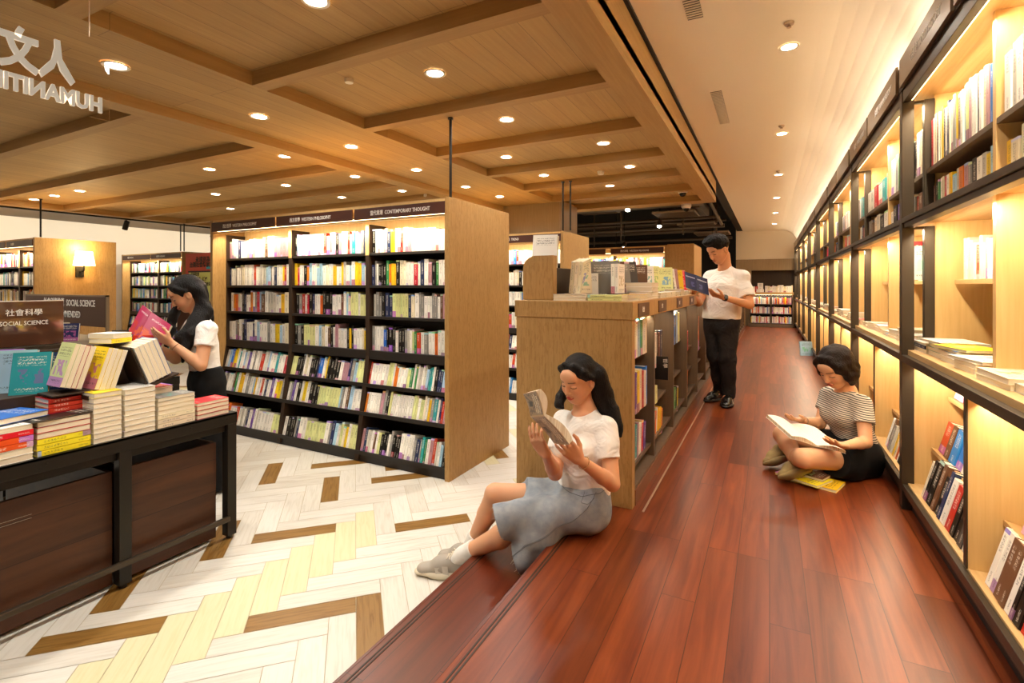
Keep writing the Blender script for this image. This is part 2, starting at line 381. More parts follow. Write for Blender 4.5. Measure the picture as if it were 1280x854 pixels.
# track along the left with black spot heads
t = empty('track_rail', (-10.72, 3, 2.5), 'long black track rail along the left edge of the wooden ceiling', 'track rail')
k = MB(); k.box(-10.76, -10.70, -1, 8.4, 2.46, 2.52); keep(k.build('rail', M['black_metal']), t)
for i, y in enumerate((3.0, 4.95, 6.6)):
    t = empty('track_spotlight', (-10.73, y, 2.45), 'black cylinder spotlight on the left rail, %s from the camera' % ORD[i], 'spotlight', 'rail spotlights')
    k = MB(); k.tube((0, 0, .01), (0, 0, -.04), .012, .012, 8); k.build('stem', M['black_metal'], t)
    k = MB(); k.tube((.03, 0, -.02), (-.05, 0, -.16), .045, .045, 20); k.build('head', M['black_metal'], t)
for i, y in enumerate((-1, 1.5, 4, 6.5, 9)):
    L_ = bpy.data.lights.new('wall_washer', 'AREA'); L_.shape = 'RECTANGLE'; L_.size = 2.4; L_.size_y = .08; L_.energy = 15; L_.color = (1, .95, .85)
    o = bpy.data.objects.new('wall_washer', L_); C.objects.link(o); o.location = (-11.6, y, 2.57)
    o.rotation_euler = (math.radians(0), math.radians(-60) * -1 * -1, 0); o.rotation_euler = Vector((-1.7, 0, -.9)).to_track_quat('-Z', 'Y').to_euler()
# dark open ceiling: ducts, trays, pipes, cassette panels, small spots
def duct(name, lab, cat, boxes=(), tubes=(), m='duct', grp=None):
    k = MB()
    for q in boxes: k.box(*q)
    for a, c, r in tubes: k.tube(a, c, r, r, 12)
    tag(k.build(name, M[m]), lab, cat, grp)
duct('air_duct', 'black rectangular duct crossing the open ceiling beyond the wood', 'duct', [(-9, -1.15, 10.0, 10.5, 2.82, 3.12)], grp='black ducts')
duct('air_duct', 'black rectangular duct end with open corner near the aisle ceiling', 'duct', [(-1.9, -1.25, 10.6, 12.4, 2.80, 3.05)], grp='black ducts')
duct('air_duct', 'farthest black duct low over the rear shelves', 'duct', [(-9, -1.3, 14.0, 14.6, 2.7, 3.0)], grp='black ducts')
duct('cable_tray', 'black cable tray running across the open ceiling', 'cable tray', [(-9, -1.0, 9.2, 9.24, 2.88, 2.96), (-9, -1.0, 9.5, 9.54, 2.88, 2.96)] + [(-9 + .4 * i, -8.96 + .4 * i, 9.24, 9.5, 2.88, 2.9) for i in range(20)])
for i, (y, z, r) in enumerate(((11.6, 2.72, .03), (12.8, 2.66, .045), (13.3, 2.85, .03), (9.0, 3.05, .035), (15.5, 2.6, .04))):
    duct('ceiling_pipe', 'black horizontal pipe in the open ceiling, %s in depth' % ORD[i], 'pipe', (), [((-9, y, z), (-.95, y, z), r)], grp='black pipes')
for i, (x, y) in enumerate(((-1.7, 11.5), (-2.9, 10.8), (-1.15, 13.0), (-3.9, 12))):
    duct('drop_pipe', 'thin black drop rod from the dark ceiling, %s from the camera' % ORD[(1, 0, 3, 2)[i]], 'pipe', (), [((x, y, 2.2 if i else 2.35), (x, y, 3.42), .018)], grp='drop rods')
duct('ceiling_pipe', 'slanting black pipe beside the plaster ceiling edge', 'pipe', (), [((-1.12, 9.3, 3.1), (-.95, 12.0, 2.6), .03)], grp='black pipes')
for i, (x, y, z) in enumerate(((-1.75, 10.9, 2.72), (-1.55, 12.8, 2.68), (-1.35, 14.2, 2.6), (-3.4, 10.6, 2.86), (-5.2, 11, 2.8))):
    t = empty('ceiling_cassette', (x, y, z), 'pale slatted panel hanging in the open dark ceiling, %s of its row' % ORD[i], 'ceiling panel', 'pale ceiling panels')
    k = MB(); k.box(-.42, .42, -.42, .42, 0, .04); k.build('panel', M['duct_panel'], t)
    k = MB()
    for j in range(9): k.box(-.4, .4, -.38 + j * .09, -.36 + j * .09, -.012, 0)
    k.build('slats', M['duct'], t)
SP = [(-3.45, 9.35, 2.62), (-2.35, 9.25, 2.66), (-2.15, 11.2, 2.55), (-4.2, 11.2, 2.5), (-3.25, 12.4, 2.2), (-1.32, 15.0, 2.35), (-4.4, 10.2, 2.75), (-1.3, 13.6, 2.0), (-3.9, 14, 2.2)]
for i, (x, y, z) in enumerate(SP):
    t = empty('hanging_spotlight', (x, y, z), 'bright small spotlight in the dark open ceiling, %s' % ('far left', 'middle', 'beside the pale panels', 'dim left one', 'starburst one above the rear sign', 'starburst one right of the man', 'near the column', 'low one near the man', 'farthest one')[i], 'spotlight', 'dark ceiling spotlights')
    k = MB(); k.tube((0, 0, .02), (0, 0, 3.42 - z), .009, .009, 8); k.build('stem', M['black_metal'], t)
    k = MB(); k.tube((0, .04, .10), (0, -.03, -.02), .05, .055, 18); k.build('head', M['duct'], t)
    k = MB(); k.tube((0, -.031, -.0215), (0, -.0325, -.024), .043, .043, 18); k.build('bulb', M['lamp_dim'], t)
    L_ = bpy.data.lights.new('spot', 'SPOT'); L_.energy = 45; L_.spot_size = math.radians(140); L_.spot_blend = 1; L_.color = (1, .9, .74); L_.shadow_soft_size = .05
    o = bpy.data.objects.new('spot_beam', L_); C.objects.link(o); o.location = (x, y - .04, z - .05)

# ------------------------------------------------------------------ text
def text(s, size, origin, ex, ey, m, name='lettering', parent=None, align='LEFT', depth=.0008, squeeze=1., bold=0.):
    cu = bpy.data.curves.new(name, 'FONT'); cu.body = s; cu.size = size; cu.extrude = depth; cu.align_x = align; cu.resolution_u = 2; cu.offset = bold
    tmp = bpy.data.objects.new('tmp_text', cu); C.objects.link(tmp)
    dg = bpy.context.evaluated_depsgraph_get(); me = bpy.data.meshes.new_from_object(tmp.evaluated_get(dg))
    bpy.data.objects.remove(tmp)
    me.materials.clear(); me.materials.append(m)
    o = bpy.data.objects.new(name, me); C.objects.link(o)
    ex = Vector(ex).normalized() * squeeze; ey = Vector(ey).normalized(); ez = ex.normalized().cross(ey)
    Mx = Matrix(((ex.x, ey.x, ez.x, origin[0]), (ex.y, ey.y, ez.y, origin[1]), (ex.z, ey.z, ez.z, origin[2]), (0, 0, 0, 1)))
    me.transform(Mx)
    if parent: keep(o, parent)
    return o
# ================================================================== BOOKS
COL = dict(w='#f1ece0', c='#e9dcbc', e='#cfc8b8', g='#8f8c86', k='#16130f', l='#dde09a', G='#3d8a4c', r='#c22a22', o='#e07a24', y='#f0c624', b='#2b77c4',
           n='#243056', t='#2f9a9c', p='#6a4a97', m='#b98a90', B='#6f4c34', s='#a9cbe0', W='#fbf7ee', O='#e8401c', Y='#f6e02c', a='#4a4744', d='#5d2a24')
DARKS = 'kgnGrbpBadtO'
def cover_mat(code):
    m, nt, b = newmat('cover_' + {'w': 'white', 'c': 'cream', 'e': 'ash', 'g': 'grey', 'k': 'black', 'l': 'pale_lime', 'G': 'green', 'r': 'red', 'o': 'orange', 'y': 'yellow', 'b': 'blue', 'n': 'navy', 't': 'teal', 'p': 'purple', 'm': 'mauve', 'B': 'brown', 's': 'sky', 'W': 'bright_white', 'O': 'scarlet', 'Y': 'lemon', 'a': 'charcoal', 'd': 'oxblood'}[code])
    L = nt.links.new
    uv = nd(nt, 'ShaderNodeUVMap'); sp = nd(nt, 'ShaderNodeSeparateXYZ'); L(uv.outputs[0], sp.inputs[0])
    oi = nd(nt, 'ShaderNodeObjectInfo'); at = nd(nt, 'ShaderNodeAttribute', attribute_name='brnd')
    rnd = math_(nt, 'FRACT', math_(nt, 'ADD', math_(nt, 'MULTIPLY', oi.outputs['Random'], 7.31), at.outputs['Fac']))
    r2 = math_(nt, 'FRACT', math_(nt, 'MULTIPLY', rnd, 13.7)); r3 = math_(nt, 'FRACT', math_(nt, 'MULTIPLY', rnd, 57.3))
    u = sp.outputs[0]; v = sp.outputs[1]
    # spine lettering: blocky glyph-like marks in the middle strip
    def glyph(su, sv, thr, off):
        cb = nd(nt, 'ShaderNodeCombineXYZ'); L(math_(nt, 'MULTIPLY', u, su), cb.inputs[0]); L(math_(nt, 'MULTIPLY', v, sv), cb.inputs[1]); L(math_(nt, 'MULTIPLY_ADD', rnd, 91., off), cb.inputs[2])
        n = nd(nt, 'ShaderNodeTexNoise', i_Scale=1., i_Detail=1.5, i_Roughness=.7); L(cb.outputs[0], n.inputs['Vector'])
        return math_(nt, 'GREATER_THAN', n.outputs['Fac'], thr)
    def rng(x, lo, hi):
        return math_(nt, 'MULTIPLY', math_(nt, 'GREATER_THAN', x, lo), math_(nt, 'LESS_THAN', x, hi))
    spine = math_(nt, 'LESS_THAN', u, 1.5)
    wv = math_(nt, 'ADD', math_(nt, 'MULTIPLY', r2, .25), .38)
    row = math_(nt, 'GREATER_THAN', math_(nt, 'FRACT', math_(nt, 'MULTIPLY', v, 17.)), .22)
    g1 = math_(nt, 'MULTIPLY', math_(nt, 'MULTIPLY', glyph(7., 75., .50, 0), rng(u, .27, .73)), math_(nt, 'MULTIPLY', row, rng(v, wv, .9)))
    g2 = math_(nt, 'MULTIPLY', math_(nt, 'MULTIPLY', glyph(9., 120., .52, 5), rng(u, .36, .64)), rng(v, .06, .24))
    # cover (u 2..3): title rows at the top, a coloured picture block, small text
    cu = math_(nt, 'SUBTRACT', u, 2.)
    rowc = math_(nt, 'GREATER_THAN', math_(nt, 'FRACT', math_(nt, 'MULTIPLY', v, 13.)), .35)
    g3 = math_(nt, 'MULTIPLY', math_(nt, 'MULTIPLY', glyph(28., 34., .5, 3), rng(cu, .12, .88)), math_(nt, 'MULTIPLY', rowc, math_(nt, 'ADD', rng(v, .68, .9), rng(v, .07, .16))))
    marks = math_(nt, 'MINIMUM', math_(nt, 'ADD', math_(nt, 'MULTIPLY', spine, math_(nt, 'ADD', g1, g2)), math_(nt, 'MULTIPLY', math_(nt, 'SUBTRACT', 1., spine), g3)), 1.)
    hsv = nd(nt, 'ShaderNodeCombineColor', mode='HSV'); L(r3, hsv.inputs[0]); L(math_(nt, 'MULTIPLY_ADD', r2, .6, .25), hsv.inputs[1]); L(math_(nt, 'MULTIPLY_ADD', rnd, .5, .3), hsv.inputs[2])
    # body colour varies a little from book to book
    h2 = nd(nt, 'ShaderNodeHueSaturation'); h2.inputs['Color'].default_value = lin(COL[code])
    L(math_(nt, 'MULTIPLY_ADD', r3, .03, .485), h2.inputs['Hue']); L(math_(nt, 'MULTIPLY_ADD', r2, .25, .86), h2.inputs['Value'])
    band = math_(nt, 'MULTIPLY', math_(nt, 'LESS_THAN', v, math_(nt, 'MULTIPLY_ADD', r2, .2, .08)), math_(nt, 'GREATER_THAN', r3, .74))
    tband = math_(nt, 'MULTIPLY', math_(nt, 'GREATER_THAN', v, .93), math_(nt, 'GREATER_THAN', rnd, .75))
    pic = math_(nt, 'MULTIPLY', math_(nt, 'MULTIPLY', rng(cu, .15, .85), rng(v, .25, .6)), math_(nt, 'GREATER_THAN', r2, .35))
    blob = glyph(5., 6., .5, 9)
    col = mix_(nt, math_(nt, 'MULTIPLY', math_(nt, 'MAXIMUM', band, tband), .85), h2.outputs[0], hsv.outputs[0])
    col = mix_(nt, math_(nt, 'MULTIPLY', math_(nt, 'MULTIPLY', pic, blob), .8), col, hsv.outputs[0])
    ink = lin('#f2ead8' if code in DARKS else '#3a332c')
    col = mix_(nt, math_(nt, 'MULTIPLY', marks, .62), col, ink)
    L(col, b.inputs['Base Color']); b.inputs['Roughness'].default_value = .42; b.inputs['Specular IOR Level'].default_value = .35
    return m
COV = {c: cover_mat(c) for c in COL}
def page_mat():
    m, nt, b = newmat('page_edges'); L = nt.links.new
    tc = nd(nt, 'ShaderNodeTexCoord'); mp = nd(nt, 'ShaderNodeMapping'); mp.inputs['Scale'].default_value = (60, 1, 1); L(tc.outputs['Generated'], mp.inputs[0])
    n = nd(nt, 'ShaderNodeTexNoise', i_Scale=1., i_Detail=1.); L(mp.outputs[0], n.inputs['Vector'])
    cr = nd(nt, 'ShaderNodeValToRGB'); L(n.outputs['Fac'], cr.inputs[0])
    cr.color_ramp.elements[0].position = .3; cr.color_ramp.elements[0].color = lin('#d3c3a2'); cr.color_ramp.elements[1].position = .6; cr.color_ramp.elements[1].color = lin('#efe5cd')
    L(cr.outputs[0], b.inputs['Base Color']); b.inputs['Roughness'].default_value = .85; b.inputs['Specular IOR Level'].default_value = .15
    return m
M['pages'] = page_mat()
def book_geo(k, Mx, ct, mi_c, mi_p, r=0., cover_only=False):
    """unit book: x thickness, y depth (spine face at y=0), z height; ct = cover board thickness as a share of x"""
    def q(pts, mi, uv=None):
        k.face([tuple(Mx @ Vector(p)) if Mx is not None else p for p in pts], mi, uv, r)
    U = [(2, 0), (3, 0), (3, 1), (2, 1)]
    # spine, slightly proud and with bevelled shoulders
    q([(.06, 0, 0), (.94, 0, 0), (.94, 0, 1), (.06, 0, 1)], mi_c, [(0, 0), (1, 0), (1, 1), (0, 1)])
    q([(0, .03, 0), (.06, 0, 0), (.06, 0, 1), (0, .03, 1)], mi_c, [(.0, 0), (.05, 0), (.05, 1), (.0, 1)])
    q([(.94, 0, 0), (1, .03, 0), (1, .03, 1), (.94, 0, 1)], mi_c, [(.95, 0), (1, 0), (1, 1), (.95, 1)])
    q([(0, 1, 0), (0, .03, 0), (0, .03, 1), (0, 1, 1)], mi_c, U)
    q([(1, .03, 0), (1, 1, 0), (1, 1, 1), (1, .03, 1)], mi_c, U)
    e = ct; ins = .012
    # board edges on top / bottom / fore side, inner faces, and the recessed page block
    for z, s in ((1, 1), (0, -1)):
        for x0, x1 in ((0, e), (1 - e, 1)):
            p = [(x0, .03, z), (x1, .03, z), (x1, 1, z), (x0, 1, z)]; q(p if s > 0 else p[::-1], mi_c, [(1.2, .5)] * 4)
        zi = z - s * ins
        p = [(e, .03, zi), (1 - e, .03, zi), (1 - e, .985, zi), (e, .985, zi)]; q(p if s > 0 else p[::-1], mi_p)
        p = [(.06, 0, z), (.94, 0, z), (.97, .04, z), (.03, .04, z)]; q(p if s > 0 else p[::-1], mi_c, [(1.2, .5)] * 4)
    for x0, x1 in ((0, e), (1 - e, 1)): q([(x1, 1, 0), (x0, 1, 0), (x0, 1, 1), (x1, 1, 1)], mi_c, [(1.2, .5)] * 4)
    q([(e, .985, ins), (e, .985, 1 - ins), (1 - e, .985, 1 - ins), (1 - e, .985, ins)], mi_p)
    q([(e, .03, 0), (e, 1, 0), (e, 1, 1), (e, .03, 1)], mi_c, [(1.2, .5)] * 4); q([(1 - e, 1, 0), (1 - e, .03, 0), (1 - e, .03, 1), (1 - e, 1, 1)], mi_c, [(1.2, .5)] * 4)
_bm = {}
def book_mesh(code):
    if code not in _bm:
        k = MB(); book_geo(k, None, .05, 0, 1); o = k.build('book', [COV[code], M['pages']], uvs=True, coll=None); _bm[code] = o.data; bpy.data.objects.remove(o)
    return _bm[code]
NB = [0]
CN = dict(w='white', c='cream', e='ash grey', g='grey', k='black', l='pale lime', G='green', r='red', o='orange', y='yellow', b='blue', n='navy', t='teal', p='purple', m='mauve', B='brown', s='sky blue', W='bright white', O='scarlet', Y='lemon yellow', a='charcoal', d='oxblood')
def frame_mat(o, ex, ey, ez, dims):
    T, D, Hh = dims
    ex = Vector(ex).normalized(); ey = Vector(ey).normalized(); ez = Vector(ez).normalized()
    return Matrix(((ex.x * T, ey.x * D, ez.x * Hh, o[0]), (ex.y * T, ey.y * D, ez.y * Hh, o[1]), (ex.z * T, ey.z * D, ez.z * Hh, o[2]), (0, 0, 0, 1)))
def place_book(code, org, ex, ey, ez, dims, label, group):
    """ex = thickness direction, ey = from spine into the book, ez = up the spine"""
    o = bpy.data.objects.new('book', book_mesh(code)); C.objects.link(o)
    o.matrix_world = frame_mat(org, ex, ey, ez, dims); NB[0] += 1
    return tag(o, label, 'book', group)
STUFF = MB(); SCODES = list(COL)
SR = random.Random(5)
def stuff_book(code, org, ex, ey, ez, dims):
    book_geo(STUFF, frame_mat(org, ex, ey, ez, dims), .05, SCODES.index(code), len(SCODES), SR.random())
def shelf_row(codes, p0, along, up, into, length, h=.205, d=.15, indiv=None, group=None, rr=R, hv=.03, gap=.0, lean=0., minh=.16):
    """row of upright books from p0 going along; spines face away from into"""
    al = Vector(along).normalized(); n = len(codes); ws = [rr.uniform(.65, 1.4) for _ in codes]; tot = sum(ws); ws = [w / tot * (length - gap) for w in ws]
    p = Vector(p0); up = Vector(up).normalized(); into = Vector(into).normalized()
    out = []; prev = None
    for i, (c, w) in enumerate(zip(codes, ws)):
        if c == codes[i - 1] and i and c in 'lwmo' and prev: hh, dd = prev
        else: hh, dd = max(minh, h + rr.uniform(-hv, hv * .5)), d * rr.uniform(.88, 1.02)
        prev = (hh, dd)
        q = p + into * ((d - dd) * .4)
        if c != ' ':
            args = (c, q, al, into, up, (w - .0012, dd, hh))
            # right-handed frame: thickness x depth must give height
            if al.cross(into).dot(up) < 0:
                args = (c, q + al * (w - .0012), -al, into, up, (w - .0012, dd, hh))
            if indiv: out.append(place_book(*args, indiv(i, c), group))
            else: stuff_book(*args)
        p += al * w
    return out

# ================================================================== BOOKCASES (free-standing, oak ends, sloped lower shelves)
def bookcase(x0, x1, y, bays, signs, rows, label, depth=1.0, z0=-.3, z1=1.92, indiv_bay=None, first_nm='', zf=None, group=None, single=False):
    t = empty('bookcase', ((x0 + x1) / 2, y + depth / 2, z0), label, 'bookcase', group)
    th = .042
    k = MB(); k.box(x1 - th, x1, y, y + depth, z0, z1); keep(k.build('end_panel', M['oak_end'], bevel=.002), t)
    k = MB(); k.box(x0, x0 + th, y, y + depth, z0, z1); keep(k.build('end_panel', M['oak_end'], bevel=.002), t)
    a, b_ = x0 + th, x1 - th
    k = MB(); k.box(a, b_, y + .01, y + depth - .01, z1 - .03, z1 - .004); keep(k.build('top_panel', M['oak_y']), t)
    k = MB(); k.box(a, b_, y + .005, y + .03, z1 - .145, z1 - .13); k.box(a, b_, y + .005, y + .02, z1 - .03, z1 - .012); keep(k.build('header_rail', M['oak_light']), t)
    xs = bays
    yf = y + .145; back = y + .36
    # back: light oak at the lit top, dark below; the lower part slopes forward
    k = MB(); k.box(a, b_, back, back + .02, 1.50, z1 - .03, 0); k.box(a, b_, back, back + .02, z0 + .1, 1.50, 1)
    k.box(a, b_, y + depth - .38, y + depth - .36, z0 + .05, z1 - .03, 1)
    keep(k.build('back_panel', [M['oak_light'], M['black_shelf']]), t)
    zs = [1.52, 1.232, .955, .65]; low = [(.352, .105), (.112, .06), (-.215, .012)]
    prof = [(yf, z1 - .145), (yf, .60), (y + .012, z0 + .04), (y + .012, z0 + .015), (back, z0 + .015), (back, z1 - .145)]
    edges = [a] + xs + [b_]
    for i, x in enumerate(edges):
        w = .012 if i in (0, len(edges) - 1) else .022
        k = MB(); k.prism(prof, 'x', (x if i == 0 else x - w), (x if i == len(edges) - 1 else x + w)); 
        me = k.build('divider', M['laminate'] if False else M['dark_wood'], bevel=.001); keep(me, t)
    # pale facing on top-row divider edges: strip-light brightness put into the colour
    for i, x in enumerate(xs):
        k = MB(); k.box(x - .02, x + .02, yf - .004, yf + .0, 1.50, z1 - .145); keep(k.build('divider_lit_facing', M['oak_light']), t)
    sh = []
    for z in zs:
        k = MB(); thk = .075 if z == zs[3] else .022
        k.box(a, b_, yf + .002, back, z - thk, z); keep(k.build('shelf', M['black_shelf'], bevel=.001), t)
    for z, dy in low:
        k = MB(); k.prism([(y + dy, z - .02), (y + dy, z + .012), (y + dy + .012, z + .012), (y + dy + .012, z), (back, z - .06), (back, z - .08)], 'x', a, b_); keep(k.build('shelf', M['black_shelf']), t)
    k = MB(); k.box(a, b_, y + .03, y + .05, z0, z0 + .07); keep(k.build('plinth', M['black_shelf']), t)
    k = MB(); k.box(a + .02, b_ - .02, y + .032, y + .05, z1 - .120, z1 - .112); keep(k.build('light_strip', M['led']), t)
    # signs
    for (sx0, sx1), s in signs:
        k = MB(); k.box(sx0 + .012, sx1 - .012, y - .006, y + .004, z1 - .125, z1 - .03); sg = keep(k.build('sign_plate', M['sign_brown'], bevel=.001), t)
        if s:
            tx = text(s, .044, (sx0 + (sx1 - sx0) * .2, y - .0065, z1 - .092), (1, 0, 0), (0, 0, 1), M['white_ink'], squeeze=.8, bold=.0006); tx.parent = sg; tx.matrix_parent_inverse = sg.matrix_world.inverted() if False else Matrix()
    L_ = bpy.data.lights.new('shelf_light', 'AREA'); L_.shape = 'RECTANGLE'; L_.size = (b_ - a) - .1; L_.size_y = .04; L_.energy = 13 * (b_ - a) / 3; L_.color = (1, .87, .66)
    o = bpy.data.objects.new('shelf_light', L_); C.objects.link(o); o.location = ((a + b_) / 2, y + .06, z1 - .17); o.rotation_euler = Vector((0, .45, -1)).to_track_quat('-Z', 'Y').to_euler()
    o.rotation_euler = (math.radians(22), 0, 0)
    # books
    for bi in range(len(edges) - 1):
        e0 = edges[bi] + (.014 if bi == 0 else .024); e1 = edges[bi + 1] - (.014 if bi == len(edges) - 2 else .024)
        for ri in range(7):
            codes = ''.join(('w' if ch in 'yorbpt' and SR.random() < .33 else ch) for ch in rows[bi][ri]) if rows else ''
            if not codes: continue
            ind = None
            if indiv_bay is not None and bi == indiv_bay[0] and ri < indiv_bay[1]:
                nm = indiv_bay[2]
                ind = (lambda ri: lambda i, c: '%s-spined book, %s from left, %s row %s' % (CN[c], ORD[i], ['top', 'second', 'third', 'fourth', 'fifth', 'sixth', 'seventh'][ri], nm))(ri)
            if ri < 4:
                shelf_row(codes, (e0 + (.02 if ri == 2 else .0), yf + .03, zs[ri] + .001), (1, 0, 0), (0, 0, 1), (0, 1, 0), e1 - e0 - .01, h=.205, indiv=ind, group='books in the Contemporary Thought bay' if ind else None, d=.15)
            else:
                z, dy = low[ri - 4]; up = Vector((.06 if bi == 0 else 0.0, .28, .96)).normalized()
                shelf_row(codes, (e0, y + dy + .014, z + .004), (1, 0, 0), (0, .25, .968), (0, .968, -.25), e1 - e0 - .01, h=.20, d=.14, indiv=ind, group='books in the Contemporary Thought bay' if ind else None)
    return t
B1 = ['mewwnwwwcwwlwwwcBwwmmmmmm', 'nrwgwwecwwwyrwweessgpnwyyrwn', 'wooewknwyowgrsBweeewwycr', 'wrgBwwknwwnwstwogrryyswcc', 'esbyywtwswpwgwwrwwswwtwwr', 'wgwrwBGwyywgwsyworonwpwyyg', 'GoBowwrwewgnwpwewwrwwlll']
B2 = ['ksswwwwwwwwrcmwkmwrwrwtswgn', 'yroykoswwsswcwwywwyewswyysr', 'kgrwrknwrokkkwrwBwscllwll', 'kgklllllwscoBkwmrwwkykpwwcy', 'llkkkwcwkkknbwcykkkkwmmngslll', 'wgpwkwyokkkllllllllsgwBsww', 'wkkkgnwwllllllwgnswlcyyll']
B3 = ['kwppccnyywwrcwmwcwwwwwcwwyywc', 'ngwkkkGoyykccwwwrbnwmkGwwyn', 'eggknnllllllncwggwwwggwBmyww', 'gwwwbkkkwkkgewlGrpgoooywllr', 'rrbbwwwllboooyblGoGoewesttwknnsss', 'orwwwwmgklwwwwwwyyllwlcwygtwnrmw', 'mneepBwlkkkwgkkkwwwwwgngtGwmrewsk']
bookcase(-5.26, -2.21, 3.2, [-4.2, -3.19], [((-5.24, -4.22), '西方哲學  WESTERN PHILOSOPHY'), ((-4.22, -3.21), '西方哲學  WESTERN PHILOSOPHY'), ((-3.21, -2.235), '當代思潮  CONTEMPORARY THOUGHT')],
         [B1, B2, B3], 'tall oak-ended bookcase signed Western Philosophy and Contemporary Thought, full of books', indiv_bay=(2, 1, 'under Contemporary Thought sign'), group='oak-ended bookcases')
def rnd_rows(n, seed, fill=24, pal='wwwwwwcceerroyykggnnbbsttlmpBG'):
    q = random.Random(seed); return [[''.join(q.choice(pal) for _ in range(fill)) for _ in range(7)] for _ in range(n)]
bookcase(-5.4, -2.31, 5.86, [-4.35, -3.33], [((-5.38, -4.36), ''), ((-4.36, -3.34), ''), ((-3.34, -2.33), '觀點  TREND')],
         rnd_rows(3, 2, pal='rrwwwwroywwkceenwwwbb'), 'oak-ended bookcase right behind the long counter, beside the square column', group='oak-ended bookcases')
bookcase(-4.6, -1.55, 8.75, [-3.6, -2.55], [((-4.58, -3.6), ''), ((-3.6, -2.62), ''), ((-2.55, -1.60), '西方宗教  WESTERN RELIGIONS')],
         rnd_rows(3, 3), 'bookcase with glowing top shelf signed Western Religions', group='oak-ended bookcases')
k = MB(); k.box(-1.545, -1.12, 8.72, 9.72, -.3, 1.93); k.box(-1.118, -1.112, 8.72, 9.72, -.28, 1.91, 1)  # aisle side gets paler oak: its lit look is put into the colour
tag(k.build('oak_pier', [M['oak_end'], M['oak_light']], bevel=.002), 'plain oak box pier at the aisle end of the Western Religions bookcase', 'pier')
bookcase(-13.2, -9.3, 3.15, [-12.2, -11.2, -10.25], [((-11.2, -10.27), ''), ((-10.25, -9.34), '社會學')], [[''] * 7] + rnd_rows(3, 4), 'oak bookcase at far left with a lit wall lamp on its end panel', group='oak-ended bookcases')
bookcase(-12.9, -10.55, 5.86, [-11.72], [((-12.86, -11.72), '政治  POLITICS'), ((-11.72, -10.6), '社會學  SOCIOLOGY')], rnd_rows(2, 6), 'oak-ended bookcase behind the standing reader, beside the red poster', group='oak-ended bookcases')
bookcase(-13.2, -9.8, 8.6, [-12.1, -11.0], [((-13.1, -12.1), ''), ((-12.1, -11.0), '經濟'), ((-11, -9.85), '')], rnd_rows(3, 8), 'farthest oak bookcase seen just above its neighbour at left', group='oak-ended bookcases')

# wall lamp on the far left bookcase
t = empty('wall_lamp', (-9.3, 3.68, 1.45), 'lit wall lamp with white fabric shade on the far left oak panel', 'wall lamp')
k = MB(); k.box(-9.3, -9.27, 3.62, 3.72, 1.36, 1.52); keep(k.build('wall_plate', M['black_metal'], bevel=.003), t)
k = MB(); k.path([(-9.27, 3.67, 1.44), (-9.18, 3.67, 1.44), (-9.15, 3.67, 1.47), (-9.15, 3.67, 1.56)], .012); keep(k.build('arm', M['black_metal']), t)
k = MB(); n = 28
for (r0, z0_), (r1, z1_) in (((.13, 1.53), (.10, 1.74)), ((.10, 1.74), (.095, 1.735)), ((.095, 1.735), (.125, 1.535))):
    for i in range(n):
        a0, a1 = 2 * math.pi * i / n, 2 * math.pi * (i + 1) / n
        f = lambda r_, a_, z_: (-9.15 + r_ * math.cos(a_), 3.67 + r_ * math.sin(a_), z_)
        k.face([f(r0, a0, z0_), f(r0, a1, z0_), f(r1, a1, z1_), f(r1, a0, z1_)])
keep(k.build('lamp_shade', M['shade'], smooth=False), t)
L_ = bpy.data.lights.new('lamp_bulb', 'POINT'); L_.energy = 6; L_.color = (1, .75, .4); L_.shadow_soft_size = .04
o = bpy.data.objects.new('lamp_bulb', L_); C.objects.link(o); o.location = (-9.15, 3.67, 1.80)

